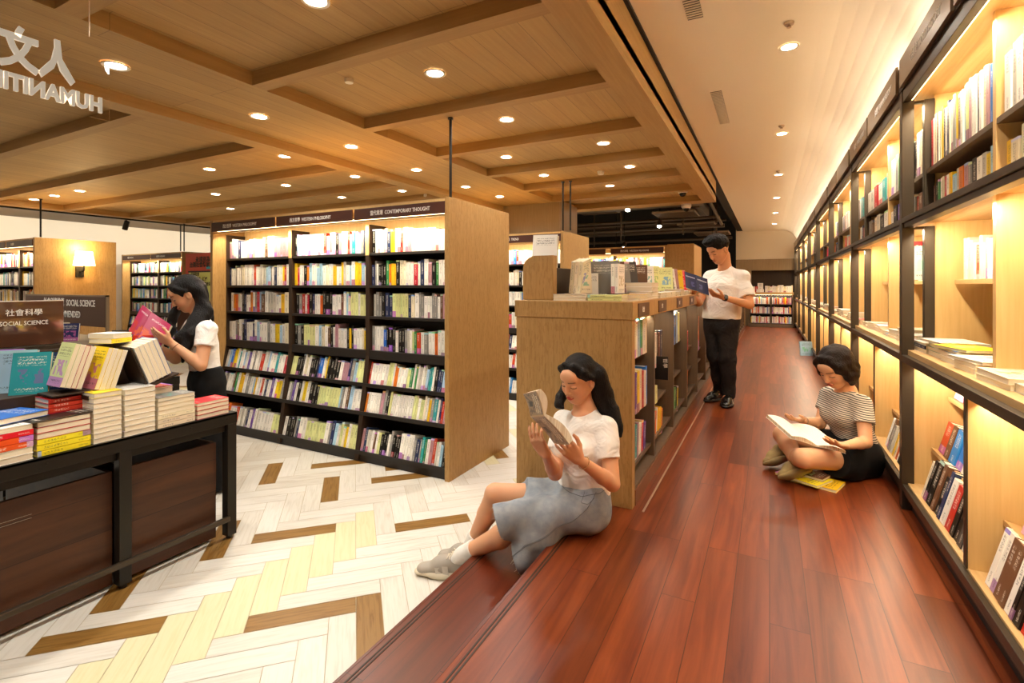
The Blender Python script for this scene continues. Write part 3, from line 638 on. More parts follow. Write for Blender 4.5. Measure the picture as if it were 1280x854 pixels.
# ================================================================== RIGHT-HAND SHELF WALL
rb = random.Random(21)
PAL = 'wwwwcceeggkkrroybbnnptmBBlG'
def rrow(n, pal=PAL): return ''.join(rb.choice(pal) for _ in range(n))
def shelf_bay(y0, y1, idx, lab, signs):
    t = empty('wall_shelf_bay', (1.0, (y0 + y1) / 2, 0), lab, 'shelf unit', 'bays of the lit shelf wall')
    K = lambda k, n, m, **kw: keep(k.build(n, m, **kw), t)
    k = MB()
    k.box(.645, .70, y1 - .028, y1 + .028, 0, 2.30)
    k.box(.65, .685, y0 + .028, y1 - .028, 2.235, 2.30); k.box(.645, .67, y0 + .028, y1 - .028, 1.572, 1.60); k.box(.655, .70, y0 + .028, y1 - .028, 1.545, 1.570)
    k.box(.645, .675, y0 + .028, y1 - .028, .812, .85); k.box(.648, .672, y0 + .028, y1 - .028, .105, .14); k.box(.655, .665, y0 + .028, y1 - .028, .085, .100)
    K(k, 'steel_frame', M['bronze'], bevel=.002)
    k = MB(); k.box(.69, .72, y0, y1, 0, .10); K(k, 'kick_board', M['black_shelf'])
    k = MB(); k.box(.672, 1.25, y0, y1, .10, .148); K(k, 'base_board', M['oak_y'], bevel=.002)
    k = MB(); k.box(.672, 1.25, y0, y1, .846, .878); K(k, 'ledge', M['oak_y'], bevel=.002)
    k = MB(); k.box(.70, 1.25, y0, y1, 1.572, 1.602); K(k, 'upper_board', M['oak_y'], bevel=.002)
    k = MB(); k.box(.69, 1.25, y0, y1, 2.26, 2.29); K(k, 'top_board', M['oak_y'])
    k = MB(); k.box(1.22, 1.25, y0, y1, .148, 2.26); k.prism([(1.22, 2.02), (1.22, 2.26), (.96, 2.26)], 'y', y0 + .01, y1 - .01)
    K(k, 'back_panel', M['oak_light'])
    k = MB(); k.prism([(.735, .148), (.75, .148), (1.02, .846), (1.005, .846)], 'y', y0 + .02, y1 - .02) if False else k.prism([(.875, .148), (.89, .148), (1.15, .80), (1.135, .80)], 'y', y0 + .02, y1 - .02)
    K(k, 'sloped_back', M['oak_light'])
    for (za, zb) in ((.148, .846), (.878, 1.572), (1.602, 2.26)):
        xa = .70 if za < .2 else .79
        k = MB(); k.box(xa, 1.22, y1 - .012, y1 + .012, za, zb); K(k, 'side_panel', M['oak_light'])
        if za > .2:
            k = MB(); k.box(.745, .79, y1 - .02, y1 + .02, za, zb - .02); k.box(.70, .79, y1 - .012, y1 + .012, zb - .035, zb - .02); K(k, 'post', M['bronze'], bevel=.002)
        ym = (y0 + y1) / 2
        xa = .672 if za < .2 else .752
        k = MB(); k.box(xa, 1.22, ym - .015, ym + .015, za, zb); K(k, 'divider', M['oak_light'], bevel=.001)
        if za < .2:
            k = MB(); k.box(.667, .672, ym - .016, ym + .016, za, zb); K(k, 'divider_edge', M['bronze'])
    for ya, yb in ((y0 + .03, ym - .02), (ym + .02, y1 - .03)):
        for z, x in ((.36, .772), (.64, .842)):
            k = MB(); k.prism([(x, z - .022), (x, z), (x + .17, z - .05), (x + .17, z - .072)], 'y', ya, yb); K(k, 'sloped_shelf', M['oak_y'], bevel=.001)
        k = MB()
        for i in range(9):
            for dx in (0,):
                z = .40 + i * .035; x = .86 + (z - .36) * .40
                k.tube((x, yb + .013, z), (x, yb + .0105, z), .004, .004, 8)
        K(k, 'peg_holes', M['peg'])
        k = MB(); k.box(.87, 1.22, ya, yb, 1.238, 1.26); K(k, 'middle_shelf', M['oak_y'], bevel=.001)
        k = MB(); k.box(.752, 1.22, ya, yb, 1.832, 1.855); K(k, 'upper_shelf', M['laminate'], bevel=.001)
    for z in (2.228, 1.541, .806):
        zs_ = {2.228: 2.238, 1.541: 1.5625, .806: .836}[z]; xs_ = .6865 if z > 2 else .702; k = MB(); k.box(xs_, xs_ + .003, y0 + .04, y1 - .04, zs_, zs_ + .008); K(k, 'light_strip', M['led'])
        L_ = bpy.data.lights.new('shelf_light', 'AREA'); L_.shape = 'RECTANGLE'; L_.size = .03; L_.size_y = y1 - y0 - .1; L_.energy = {2.228: 9, 1.541: 9, .806: 6.5}[z]; L_.color = (1, .86, .62)
        o = bpy.data.objects.new('shelf_light', L_); C.objects.link(o); o.location = (.725, (y0 + y1) / 2, z - .012); o.rotation_euler = (0, math.radians(-32), 0)
    k = MB(); k.box(.66, .69, y0 + .04, y1 - .04, 2.44, 2.447); K(k, 'added_uplight_strip', M['led'])  # made-up uplight strip and lamp, added to brighten the plaster ceiling
    L_ = bpy.data.lights.new('added_uplight', 'AREA'); L_.shape = 'RECTANGLE'; L_.size = .03; L_.size_y = y1 - y0 - .1; L_.energy = 2.0; L_.color = (1, .95, .86)
    o = bpy.data.objects.new('added_uplight', L_); C.objects.link(o); o.location = (.655, (y0 + y1) / 2, 2.462); o.rotation_euler = (0, math.radians(180 + 35), 0)
    ym = (y0 + y1) / 2
    for (a, b_), s in zip(((y0 + .03, ym - .02), (ym + .02, y1 - .06)), signs):
        k = MB(); k.box(.628, .642, a, b_, 2.305, 2.455); sg = K(k, 'sign_plate', M['bronze2'], bevel=.001)
        if s:
            tx = text(s, .055, (.6275, a + .62, 2.36), (0, -1, 0), (0, 0, 1), M['white_ink'], squeeze=.8)
            tx.parent = sg
    k = MB(); k.box(.643, .70, y0, y1, 2.30, 2.44); K(k, 'sign_backing', M['bronze'])
    return t
ys = [-.32, 1.56] + [3.44 + 1.89 * i for i in range(8)]
BAYLAB = ['lit shelf bay mostly outside the frame beside the camera', 'nearest lit shelf bay at the right edge, signed World History', 'lit shelf bay behind the seated striped-shirt reader', 'lit shelf bay just beyond the striped-shirt reader',
          'fourth lit shelf bay along the aisle', 'fifth lit shelf bay along the aisle', 'sixth lit shelf bay along the aisle', 'seventh lit shelf bay along the aisle', 'last lit shelf bay against the end wall']
for i in range(len(ys) - 1):
    shelf_bay(ys[i], ys[i + 1], i, BAYLAB[i], [('世界史 WORLD HISTORY', '世界史 WORLD HISTORY') if i == 1 else ('台灣史 TAIWAN HISTORY', '中國史 CHINESE HISTORY'), ('', '')][0 if i < 3 else 1])
NX = (0, 0, 1)
def wall_row(codes, y0, y1, x, z, h, d, lab=None, slope=False, group='books on the lit shelf wall', hv=.03, minh=.12):
    if slope: up = Vector((.26, 0, .966)); into = Vector((.966, 0, -.26))
    else: up = Vector((0, 0, 1)); into = Vector((1, 0, 0))
    ind = (lambda i, c: '%s-spined book, %s from far end, %s' % (CN[c], ORD[i], lab)) if lab else None
    shelf_row(codes, (x, y1, z), (0, -1, 0), up, into, y1 - y0, h=h, d=d, indiv=ind, group=group if lab else None, hv=hv, minh=minh)
# near bay, far half (y 2.50..3.41)
wall_row('ckkBknwrkkaer', 2.56, 3.24, .69, .152, .215, .15, 'bottom board, first bay, beyond divider', True)
wall_row('rBbbwsTyn'.replace('T', 't'), 2.6, 3.37, .785, .362, .185, .14, 'lower sloped shelf, first bay, beyond divider', True)
wall_row('wrcwgy', 2.7, 3.39, .855, .642, .10, .13, 'upper sloped shelf of the first bay', True, minh=.09)
wall_row('wwBBwkkrkkdkkkawk', 1.75, 2.40, .69, .152, .22, .15, 'bottom board at right frame edge', True)
wall_row('wbwrywkcn', 1.7, 2.38, .785, .362, .19, .14, 'sloped shelf at right frame edge', True)
# middle tier
wall_row('wwewrccgwwyGwswwcwbwe', 2.52, 3.39, .895, 1.262, .20, .14, 'bright middle shelf, first bay')
wall_row('kdnyckBw', 2.62, 3.02, .93, .880, .24, .14, 'below bright middle shelf, first bay')
# upper tier
wall_row('dkGwcrwyseomgkweyse', 2.52, 3.36, .765, 1.604, .165, .15, 'top tier lower row, first bay', hv=.02, minh=.13)
wall_row('rWwcBwcywkwncwgyyBwslpmwwkwcmbww', 2.52, 3.39, .765, 1.857, .262, .15, 'top tier upper row, first bay', hv=.02)
wall_row('wewrorwcey', 1.95, 2.45, .765, 1.857, .25, .15, 'top right frame corner, upper row')
wall_row('yccnnokb', 1.95, 2.45, .765, 1.604, .17, .15, 'top right frame corner, lower row', minh=.14)
# second bay
wall_row('wBgewycowkbrlG', 3.5, 4.16, .69, .152, .195, .15, None, True)
wall_row('rowyl', 3.5, 3.75, .785, .362, .20, .14, None, True)
wall_row('wgwrw', 3.47, 3.62, .70, 1.262 + .0, .20, .14, None)
wall_row('wwgGcwcekkwcw', 3.50, 4.36, .765, 1.857, .25, .15, None)
wall_row('wkpnewcgrB', 3.55, 4.36, .765, 1.604, .17, .15, None, minh=.13)
wall_row('wwrwtc', 4.45, 5.3, .765, 1.857, .20, .15, None); wall_row('gBcekw', 4.45, 5.3, .765, 1.604, .18, .15, None)
wall_row('wrw', 3.9, 4.3, .895, 1.262, .20, .14, None)
yw = ys[3]
for j in range(3, 9):
    for hlf in range(2):
        a = ys[j] + .05 + hlf * .95; b2 = a + .84
        if rb.random() < .8: wall_row(rrow(rb.randint(4, 12), 'wwwwceegnkrrtB'), a, a + rb.uniform(.3, .84), .765, 1.857, .2, .15)
        if rb.random() < .75: wall_row(rrow(rb.randint(4, 12), 'wceegnkrrrBt'), a, a + rb.uniform(.3, .84), .765, 1.604, .18, .15)
        if rb.random() < .35: wall_row(rrow(3, 'wwrcs'), a + .6, a + .75, .895, 1.262, .2, .14)
        if rb.random() < .8: wall_row(rrow(rb.randint(3, 9), 'wwcebr'), a, a + rb.uniform(.15, .5), .69, .152, .18, .15, None, True)
def flat_pile(x, y, z, specs, lab, ang=0., indiv=True, group=None):
    """specs from the bottom: (code, thickness, size along spine, size across, extra turn, pages-out?)"""
    zz = z
    for i, (c, th, ln, wd, tw, po) in enumerate(specs):
        a = ang + tw
        ey_ = Vector((math.cos(a), math.sin(a), 0)) * (-1 if not po else 1)   # spine -> into the book
        # spine faces -x side of the pile when po False means spine shows to +x after turn
        ez_ = Vector((0, 0, 1)).cross(ey_)
        cx = Vector((x, y, zz)) - ey_ * wd / 2 - ez_ * ln / 2
        # thickness must point up: ex x ey = ez  with ex = up
        if indiv: place_book(c, cx, (0, 0, 1), ey_, ez_, (th - .0006, wd, ln), lab(i, c, len(specs)), group)
        else: stuff_book(c, cx, (0, 0, 1), ey_, ez_, (th - .0006, wd, ln))
        zz += th
    return zz
pl = lambda where: (lambda i, c, n: '%s book, %s up, pile %s' % (CN[c], ORD[i], where))
G = 'piles of flat books on the shelf ledge'
flat_pile(.785, 3.36, .879, [('w', .02, .21, .15, .05, 1), ('n', .02, .21, .15, 0, 0), ('w', .012, .2, .15, .04, 1)], pl('by the steel post on the lit ledge'), math.pi, group=G)
flat_pile(.80, 3.17, .879, [('w', .022, .21, .15, .02, 1), ('G', .02, .21, .15, .05, 1), ('w', .025, .21, .15, -.04, 1), ('w', .012, .26, .19, .1, 1)], pl('nearest the steel post, green topped, on the ledge'), math.pi, group=G)
flat_pile(.80, 2.93, .879, [('w', .024, .21, .16, .0, 1), ('w', .022, .21, .16, .03, 1), ('b', .015, .21, .15, -.02, 1), ('Y', .012, .25, .17, .25, 1)], pl('with a yellow magazine on top of the ledge'), math.pi, group=G)
flat_pile(.79, 2.68, .879, [('c', .022, .22, .16, .03, 1), ('c', .02, .22, .16, .05, 1), ('w', .012, .24, .17, .2, 1)], pl('just beyond the middle divider on the ledge'), math.pi, group=G)
flat_pile(.79, 2.36, .879, [('c', .02, .26, .18, .06, 1), ('c', .022, .27, .18, .02, 1)], pl('at the right frame edge, first, on the ledge'), math.pi, group=G)
flat_pile(.82, 2.10, .879, [('e', .03, .26, .2, .0, 1)], pl('low and last at the right frame edge'), math.pi, group=G)
for q, (y, n) in enumerate(((3.62, 3), (3.86, 4), (4.1, 3), (4.34, 2), (4.62, 3), (4.9, 3), (5.15, 2))):
    flat_pile(.80, y, .879, [(rb.choice('wcewb'), rb.uniform(.015, .026), .21, .15, rb.uniform(-.06, .1), 1) for _ in range(n)], pl('%s from post, second bay ledge' % ORD[q]), math.pi, group=G, indiv=q < 2)
for j in range(3, 9):
    for s in range(6):
        flat_pile(.79, ys[j] + .2 + s * .28, .879, [(rb.choice('wcewr'), rb.uniform(.015, .026), .21, .15, rb.uniform(-.06, .1), 1) for _ in range(rb.randint(2, 4))], None, math.pi, indiv=False)
# framed-looking poster book standing in the open side gap of the second bay, top tier
place_book('B', (.705, 3.50, 1.62), (1, 0, 0) if False else (0, 1, 0), (1, 0, 0) if False else (-1, 0, 0), (0, 0, 1), (.03, .001, .001), 'x', 'x') if False else None
k = MB(); k.box(.702, .745, 3.70, 3.715, 1.66, 2.19); k.box(.708, .740, 3.698, 3.70, 1.90, 2.14, 1); k.box(.706, .742, 3.698, 3.70, 1.67, 1.84, 2)
tag(k.build('poster', [mat('poster_card', '#efe3c8', .4), mat('poster_painting', '#6a3d20', .4), mat('poster_green', '#6f7a4c', .4)]), 'narrow poster card with brown painting seen through the first upper side gap', 'poster')
# ================================================================== LONG LOW COUNTER (centre)
def counter(y0, y1, lab, signs, z1=1.14, x0=-1.38, x1=-.668):
    t = empty('book_counter', ((x0 + x1) / 2, (y0 + y1) / 2, 0), lab, 'bookshelf counter', 'long low counters')
    K = lambda k, n, m, **kw: keep(k.build(n, m, **kw), t)
    k = MB(); k.box(x0, x1, y0 - .06, y0, 0.0, z1 - .10); K(k, 'end_panel', M['oak_end'], bevel=.002)
    k = MB(); k.box(x0, x1, y1, y1 + .06, 0.0, z1 - .10); K(k, 'end_panel', M['oak_end'], bevel=.002)
    k = MB(); k.box(x0 - .01, x1 + .004, y0 - .065, y1 + .065, z1 - .10, z1); K(k, 'worktop', M['oak_end'], bevel=.003)
    xb = -1.0
    k = MB(); k.box(xb - .02, xb, y0, y1, .02, z1 - .1); K(k, 'back_panel', M['laminate'])
    k = MB(); k.box(x0 + .003, xb - .02, y0, y1, .0, z1 - .1); K(k, 'rear_body', M['oak_end'])
    k = MB(); k.box(xb, x1 + .004, y0, y1, .0, .085); K(k, 'kick_board', M['kick'])
    k = MB(); k.box(xb, x1, y0, y1, .085, .105); K(k, 'base_board', M['laminate'])
    ed = [y0] + ([3.36, 4.10, 4.83, 5.58, 6.33] if y0 < 4 else [y0 + .75 * q for q in range(1, 9)]) + [y1]; n = len(ed) - 1
    for i in range(n + 1):
        y = ed[i]
        k = MB(); k.box(xb, x1 - .01, y - .014, y + .014, .105, z1 - .1); K(k, 'divider', M['laminate'], bevel=.001)
        if i and i < n: pass
    for i in range(n):
        a = ed[i] + .016; b_ = ed[i + 1] - .016
        for z in ((.80, .47), (.66, .40), (.74, .45), (.60, .38), (.5, .36), (.7, .42))[i % 6]:
            k = MB(); k.box(xb, x1 - .065, a, b_, z - .02, z); K(k, 'shelf', M['laminate'], bevel=.001)
        k = MB(); k.prism([(xb + .02, .13), (x1 - .03, .17), (x1 - .03, .19), (xb + .02, .15)], 'y', a, b_); K(k, 'lower_shelf', M['laminate'])
        k = MB(); k.box(x1 + .001, x1 + .009, a + .04, a + .32, z1 - .09, z1 - .012); sg = K(k, 'sign_plate', M['sign_brown'])
        if i < len(signs):
            tx = text(signs[i], .034, (x1 + .0095, a + .13, z1 - .063), (0, 1, 0), (0, 0, 1), M['white_ink'], squeeze=.8); tx.parent = sg
        L_ = bpy.data.lights.new('counter_light', 'AREA'); L_.shape = 'RECTANGLE'; L_.size = .03; L_.size_y = .55; L_.energy = 1.4; L_.color = (1, .85, .62)
        o = bpy.data.objects.new('counter_light', L_); C.objects.link(o); o.location = (x1 - .05, (a + b_) / 2, z1 - .105); o.rotation_euler = (0, math.radians(25), 0)
    return t
counter(2.78, 7.25, 'long low oak counter with its plain end panel behind the seated reader', ['社會', '文化', '教育', '傳播', '心理', '政治'])
counter(8.6, 15.4, 'farther low counter along the aisle, beyond the standing man', [], x0=-1.09, x1=-.62)
k = MB(); k.box(-.615, -.605, 2.72, 15.4, 0, .004); tag(k.build('trim_5', M['strip']), kind='structure')
def cwall(codes, ya, yb, z, h, lab, up=(0, 0, 1), into=(-1, 0, 0), d=.16, x=-.72, hv=.02, lean=0.):
    """upright books facing the aisle from the counter, listed from the near end"""
    u = Vector((0, lean, 1)).normalized(); al = Vector((0, 1, -lean)).normalized()
    shelf_row(codes, (x, ya, z), al, u, into, yb - ya, h=h, d=d, indiv=(lambda i, c: '%s-spined book, %s from near end, %s' % (CN[c], ORD[i], lab)) if lab else None, group='books in the counter bays' if lab else None, hv=hv, minh=.12)
cwall('lcwstGwc', 2.80, 3.20, .805, .23, 'upper shelf, first counter bay', x=-.692)
cwall('nwpycrwb', 2.80, 3.22, .475, .24, 'middle shelf, first counter bay', x=-.692)
cwall('wcstmwwrp', 2.82, 3.24, .195, .22, 'lowest shelf, first counter bay', x=-.71, lean=.10)
cwall('wwkdn', 3.40, 3.74, .665, .24, 'upper shelf, second counter bay', x=-.692)
cwall('cwl', 3.40, 3.60, .405, .12, 'behind the black card, second counter bay', x=-.70)
cwall('mpcowyyo', 3.40, 3.82, .195, .19, 'lowest shelf, second counter bay', x=-.71, lean=.16)
cwall('bnsyl', 4.16, 4.52, .745, .26, None, x=-.692)
cwall('wcGky', 4.14, 4.5, .195, .22, None, x=-.71, lean=.16)
cwall('wro', 4.88, 5.12, .195, .24, None, x=-.71, lean=.16); cwall('wwr', 4.88, 5.05, .605, .2, None, x=-.70)
cwall('roy', 5.63, 5.88, .195, .22, None, x=-.71, lean=.16); cwall('wmBr', 5.63, 5.95, .505, .4, None, x=-.70)
cwall('wGw', 6.38, 6.63, .195, .22, None, x=-.71, lean=.16)
for a in (8.65, 9.5, 10.4, 11.3, 12.2, 13.1, 14.0): cwall('rwrcwo', a, a + .5, .195, .22, None, x=-.68); cwall('wcrwew', a, a + .5, .6, .2, None, x=-.74)
k = MB(); k.box(-.70, -.66, 3.52, 3.53, .43, .70) if False else k.box(-.80, -.615, 3.50, 3.506, .584, .743); 
cd = tag(k.build('notice_card', mat('black_card', '#120f0e', .4)), 'black card with small white writing standing out of the second counter bay', 'card')
tx = text('哲學', .032, (-.645, 3.499, .73), (0, 0, -1), (1, 0, 0), M['white_ink']); tx.parent = cd
# riser with rounded corner along the back of the counter
k = MB(); pr_ = [(-1.17, 1.142), (-1.17, 1.415)] + [(-1.29 - .085 * math.sin(a), 1.33 + .085 * math.cos(a)) for a in [math.pi / 2 * i / 8 for i in range(9)]] + [(-1.375, 1.142)]
k.prism(pr_, 'y', 2.80, 2.86, 0); k.box(-1.372, -1.175, 2.86, 7.1, 1.142, 1.34, 1)
tag(k.build('counter_riser', [M['oak_end'], M['dark_wood']], bevel=.002), 'raised box with one rounded oak end running along the counter top', 'riser')
CT = 1.1405
gc = 'display books on the long counter'
cl = lambda where: (lambda i, c, n: '%s flat book, %s layer up, %s' % (CN[c], ORD[i], where))
flat_pile(-1.06, 2.86, CT, [('W', .019, .21, .15, -math.pi / 2, 1), ('W', .019, .21, .15, -math.pi / 2, 1)], cl('near counter edge beside rounded riser'), 0, group=gc)
flat_pile(-.845, 2.86, CT, [('l', .018, .2, .15, math.pi / 2, 1), ('l', .018, .2, .15, math.pi / 2, 1)], cl('at the near edge of the counter, lime spines'), 0, group=gc)
flat_pile(-.75, 3.07, CT, [('w', .018, .2, .14, .0, 1), ('y', .018, .2, .14, .0, 1)], cl('at the aisle corner of the counter'), 0, group=gc)
flat_pile(-.78, 3.30, CT, [('w', .02, .21, .16, 0, 1), ('W', .019, .21, .16, .03, 1)], cl('second along the aisle edge of the counter'), 0, group=gc)
flat_pile(-.80, 3.53, CT, [('w', .02, .21, .19, 0, 1), ('W', .03, .21, .19, 0, 1), ('W', .03, .21, .19, .02, 1), ('W', .03, .21, .19, -.02, 1)], cl('in the tall cream pile on the counter'), 0, group=gc)
for q, (yy, cs) in enumerate(((3.77, 'ww'), (4.0, 'cw'), (4.22, 'wc'), (4.45, 'ww'), (4.7, 'wcw'), (4.95, 'ww'), (5.2, 'cw'), (5.45, 'ww'))):
    flat_pile(-.77, yy, CT, [(c, .019, .2, .15, R.uniform(-.04, .04), 1) for c in cs], cl('%s low pile beyond the tall cream pile' % ORD[q]), 0, group=gc, indiv=q < 3)
for q in range(6): flat_pile(-.77, 5.7 + q * .24, CT, [(c, .019, .2, .15, R.uniform(-.04, .04), 1) for c in 'wc'], None, 0, indiv=False)
for q in range(18): flat_pile(-.72, 8.8 + q * .36, CT, [(c, .02, .2, .15, R.uniform(-.04, .04), 1) for c in 'wcr'], None, 0, indiv=False)
def lean_book(code, x, y, z, yaw, tilt, dims, lab, grp, spine_left=True, roll=0.):
    """standing book whose front cover looks along yaw (0 = -y, positive turns to +x), leaning back by tilt"""
    T, D, Hh = dims
    n = Vector((math.sin(yaw), -math.cos(yaw), 0)); side = Vector((math.cos(yaw), math.sin(yaw), 0))
    up = (Vector((0, 0, 1)) * math.cos(tilt) - n * math.sin(tilt)); nn = (n * math.cos(tilt) + Vector((0, 0, 1)) * math.sin(tilt))
    if roll:
        rt_ = Matrix.Rotation(roll, 3, nn); up = rt_ @ up; side = rt_ @ side
    ex, ey = (nn, side) if spine_left else (nn, -side)
    org = Vector((x, y, z))
    if ex.cross(ey).dot(up) < 0: ex = -ex
    org = org - ey * D / 2 - (ex * T if ex.dot(nn) > 0 else Vector())
    return place_book(code, org, ex, ey, up, dims, lab, grp)
lean_book('W', -1.33, 3.02, 1.345, .15, .2, (.04, .17, .23), 'white illustrated book standing behind the rounded riser', gc)
for i in range(3):
    place_book('c', (-1.12 + i * .026, 2.93, 1.185), Vector((.96, 0, -.28)) if False else Vector((.985, 0, -.17)), (0, 1, 0) if False else Vector((.0, .98, .2)), Vector((.17, -.2, .96)), (.025, .15, .20), '%s of three leaning cream books with brown-lettered spines on the counter' % ('left', 'middle', 'right')[i], gc)
k = MB(); k.box(-1.15, -1.0, 2.93, 3.09, CT + .001, 1.18); tag(k.build('book_stand', M['oak_end'], bevel=.002), 'small wooden block under the three leaning cream books', 'book stand')
lean_book('c', -1.03, 2.955, 1.182, .55, .2, (.012, .11, .19), 'tilted cream book with brown photograph cover beside the three spines', gc)
lean_book('W', -.99, 3.00, 1.142, .35, .22, (.015, .08, .17), 'small white card book with a green leaf on the counter', gc)
lean_book('g', -.93, 3.06, 1.142, .1, .05, (.022, .19, .245), 'large plain grey book standing upright on the counter', gc)
for i in range(2): place_book('W', (-.875 + i * .024, 3.02, 1.18), (1, 0, 0), (0, 1, 0), (0, 0, 1), (.023, .15, .185), '%s cream upright book right of the large grey book' % ('left', 'right')[i], gc)
k = MB(); k.prism([(-.90, 1.18), (-.80, 1.18), (-.80, 1.142), (-.90, 1.142)], 'y', 3.02, 3.17); tag(k.build('book_stand', M['dark_wood']), 'low dark block under two cream upright books', 'book stand')
for i, (c, x, y, yw_, lb) in enumerate((('B', -.95, 3.36, .5, 'brown patterned-cover book leaning near the grey book'), ('a', -1.0, 3.42, .3, 'charcoal book with white checks behind the brown one'), ('g', -.90, 3.40, .9, 'grey illustrated book beside the brown patterned one'), ('a', -.86, 3.47, 1.0, 'dark grey photo-cover book left of the cream pile'),
        ('c', -1.02, 3.9, .2, 'beige book with a pale triangle behind the cream pile'), ('B', -.95, 4.05, .3, 'brown book with an orange disc behind the cream pile'), ('w', -.93, 4.30, .7, 'white book with green foot strip leaning behind the cream pile'), ('l', -.88, 4.36, .9, 'bright lime-edged book leaning behind the cream pile'),
        ('l', -.86, 4.75, .5, 'lime green book standing midway along the counter'), ('k', -.86, 4.98, 1.1, 'black slanting book midway along the counter'), ('w', -.86, 5.12, 1.1, 'white slanting book right of the black one'), ('m', -.86, 5.25, 1.0, 'pinkish slanting book right of the white one'), ('y', -.88, 5.6, .8, 'yellow book leaning near the man'), ('O', -.85, 5.7, 1.0, 'orange-red book leaning near the man'))):
    lean_book(c, x, y, 1.182 if y < 6 else CT, yw_, .16, (.022, .155, .22), lb, gc)
k = MB(); k.box(-1.12, -.80, 3.34, 3.52, CT, 1.18); k.box(-1.12, -.90, 3.86, 4.5, CT, 1.18); k.box(-1.1, -.88, 4.68, 5.8, CT, 1.18)
k.f and tag(k.build('display_ledge', M['dark_wood']), 'dark low ledge under the leaning books along the counter', 'ledge')

# ================================================================== BLACK DISPLAY TABLE (left)
def steel_table(x0, x1, y0, y1, lab, z1=.46, posts=(), z0=-.3):
    t = empty('display_table', ((x0 + x1) / 2, (y0 + y1) / 2, z0), lab, 'table', 'black display tables')
    K = lambda k, n, m, **kw: keep(k.build(n, m, **kw), t)
    k = MB(); k.box(x0, x1, y0, y1, z1 - .012, z1)
    k.box(x1 - .006, x1, y0, y1, z1 - .065, z1); k.box(x0, x1, y1 - .006, y1, z1 - .065, z1); k.box(x0, x0 + .006, y0, y1, z1 - .065, z1)
    K(k, 'tabletop', M['black_metal'], bevel=.0015)
    k = MB(); k.box(x1 - .06, x1 - .03, y0, y1, z1 - .11, z1 - .066); k.box(x0 + .03, x1 - .03, y1 - .06, y1 - .03, z1 - .11, z1 - .066); K(k, 'apron', M['black_metal'], bevel=.002)
    for x in (x0 + .03, x1 - .03):
        for y in [y0 + .03] + list(posts) + [y1 - .03]:
            k = MB(); k.box(x - .028, x + .028, y - .028, y + .028, z0 + .02, z1 - .065); K(k, 'leg', M['black_metal'], bevel=.003)
            k = MB(); k.tube((x, y, z0), (x, y, z0 + .02), .018, .018, 12); K(k, 'foot', M['black_shelf'])
    k = MB(); k.box(x1 - .01, x1 + .015, y0, y1 - .05, z0 + .115, z0 + .145); K(k, 'foot_rail', M['bronze'], bevel=.006)
    yy = [y0 + .06] + list(posts) + [y1 - .06]
    for i in range(len(yy) - 1):
        k = MB(); a, b_ = yy[i] + .03, yy[i + 1] - .03
        k.box(x1 - .09, x1 - .065, a, b_, z0 + .02, z1 - .17); k.box(x0 + .1, x1 - .09, b_ - .02, b_, z0 + .03, z1 - .17); k.box(x0 + .1, x1 - .09, a, a + .02, z0 + .03, z1 - .17)
        k.box(x0 + .1, x1 - .09, a, b_, z0 + .03, z0 + .05)
        K(k, 'crate', M['plank_dark'], bevel=.002)
    for y in np.arange(y0 + .1, y1, .21):
        k = MB(); k.tube((x1 - .001, float(y), z1 - .033), (x1 + .003, float(y), z1 - .033), .006, .005, 10); K(k, 'rivet', M['black_metal'])
    return t
steel_table(-4.25, -2.885, -.55, 1.92, 'black steel display table with dark plank crates, loaded with books', posts=(.34, 1.33))
steel_table(-6.6, -4.45, 1.35, 2.45, 'second black display table under the Social Science Recommended board', posts=())
TT = .4605; gt = 'book piles on the black display table'
def tp(name): return lambda i, c, n: '%s book, %s up in %s' % (CN[c], ORD[i], name)
XF = -2.905
def front_stack(y0, y1, wd, specs, nm, dx=0.):
    ln = y1 - y0 - .006
    flat_pile(XF - wd / 2 - dx, (y0 + y1) / 2, TT, [(c, th, ln * R.uniform(.985, 1.0), wd, R.uniform(-.012, .012), po) for c, th, po in specs], tp(nm), 0, group=gt)
front_stack(.77, .985, .15, [('W', .028, 1), ('W', .028, 1), ('O', .026, 0), ('O', .026, 0), ('O', .026, 0), ('W', .024, 1)], 'the scarlet-spined pile at the left frame edge')
front_stack(.99, 1.195, .15, [('Y', .026, 0), ('Y', .026, 0), ('Y', .026, 0), ('r', .027, 1), ('r', .027, 1), ('a', .024, 1)], 'the pile with three lemon yellow spines')
front_stack(1.20, 1.325, .18, [('w', .0245, 1)] * 9 + [('Y', .0245, 1)], 'the tall cream pile right of the lemon spines')
front_stack(1.33, 1.48, .19, [('W', .0265, 1)] * 9, 'the tall cream pile mid table front')
front_stack(1.485, 1.685, .14, [('c', .024, 0)] * 3 + [('c', .024, 1)] * 3 + [('g', .02, 1)], 'the ivory-spined pile left of the red-topped pile')
front_stack(1.69, 1.885, .145, [('r', .025, 1)] * 3 + [('O', .02, 1)], 'the low red-topped pile at the table corner')
flat_pile(-3.06, .90, .625, [('b', .026, .29, .21, .25, 1)], lambda i, c, n: 'large flat book with blue and white cover on the near piles', 0, group=gt)
flat_pile(-2.99, 1.095, .618, [('k', .004, .26, .17, .1, 1)], lambda i, c, n: 'thin black and red pamphlet on top of the yellow-spined pile', 0, group=gt)
flat_pile(-3.16, 1.56, TT, [('w', .03, .2, .15, 0, 1)] * 6 + [('r', .012, .2, .15, 0, 1)], tp('the second-row pile behind the ivory-spined pile'), 0, group=gt)
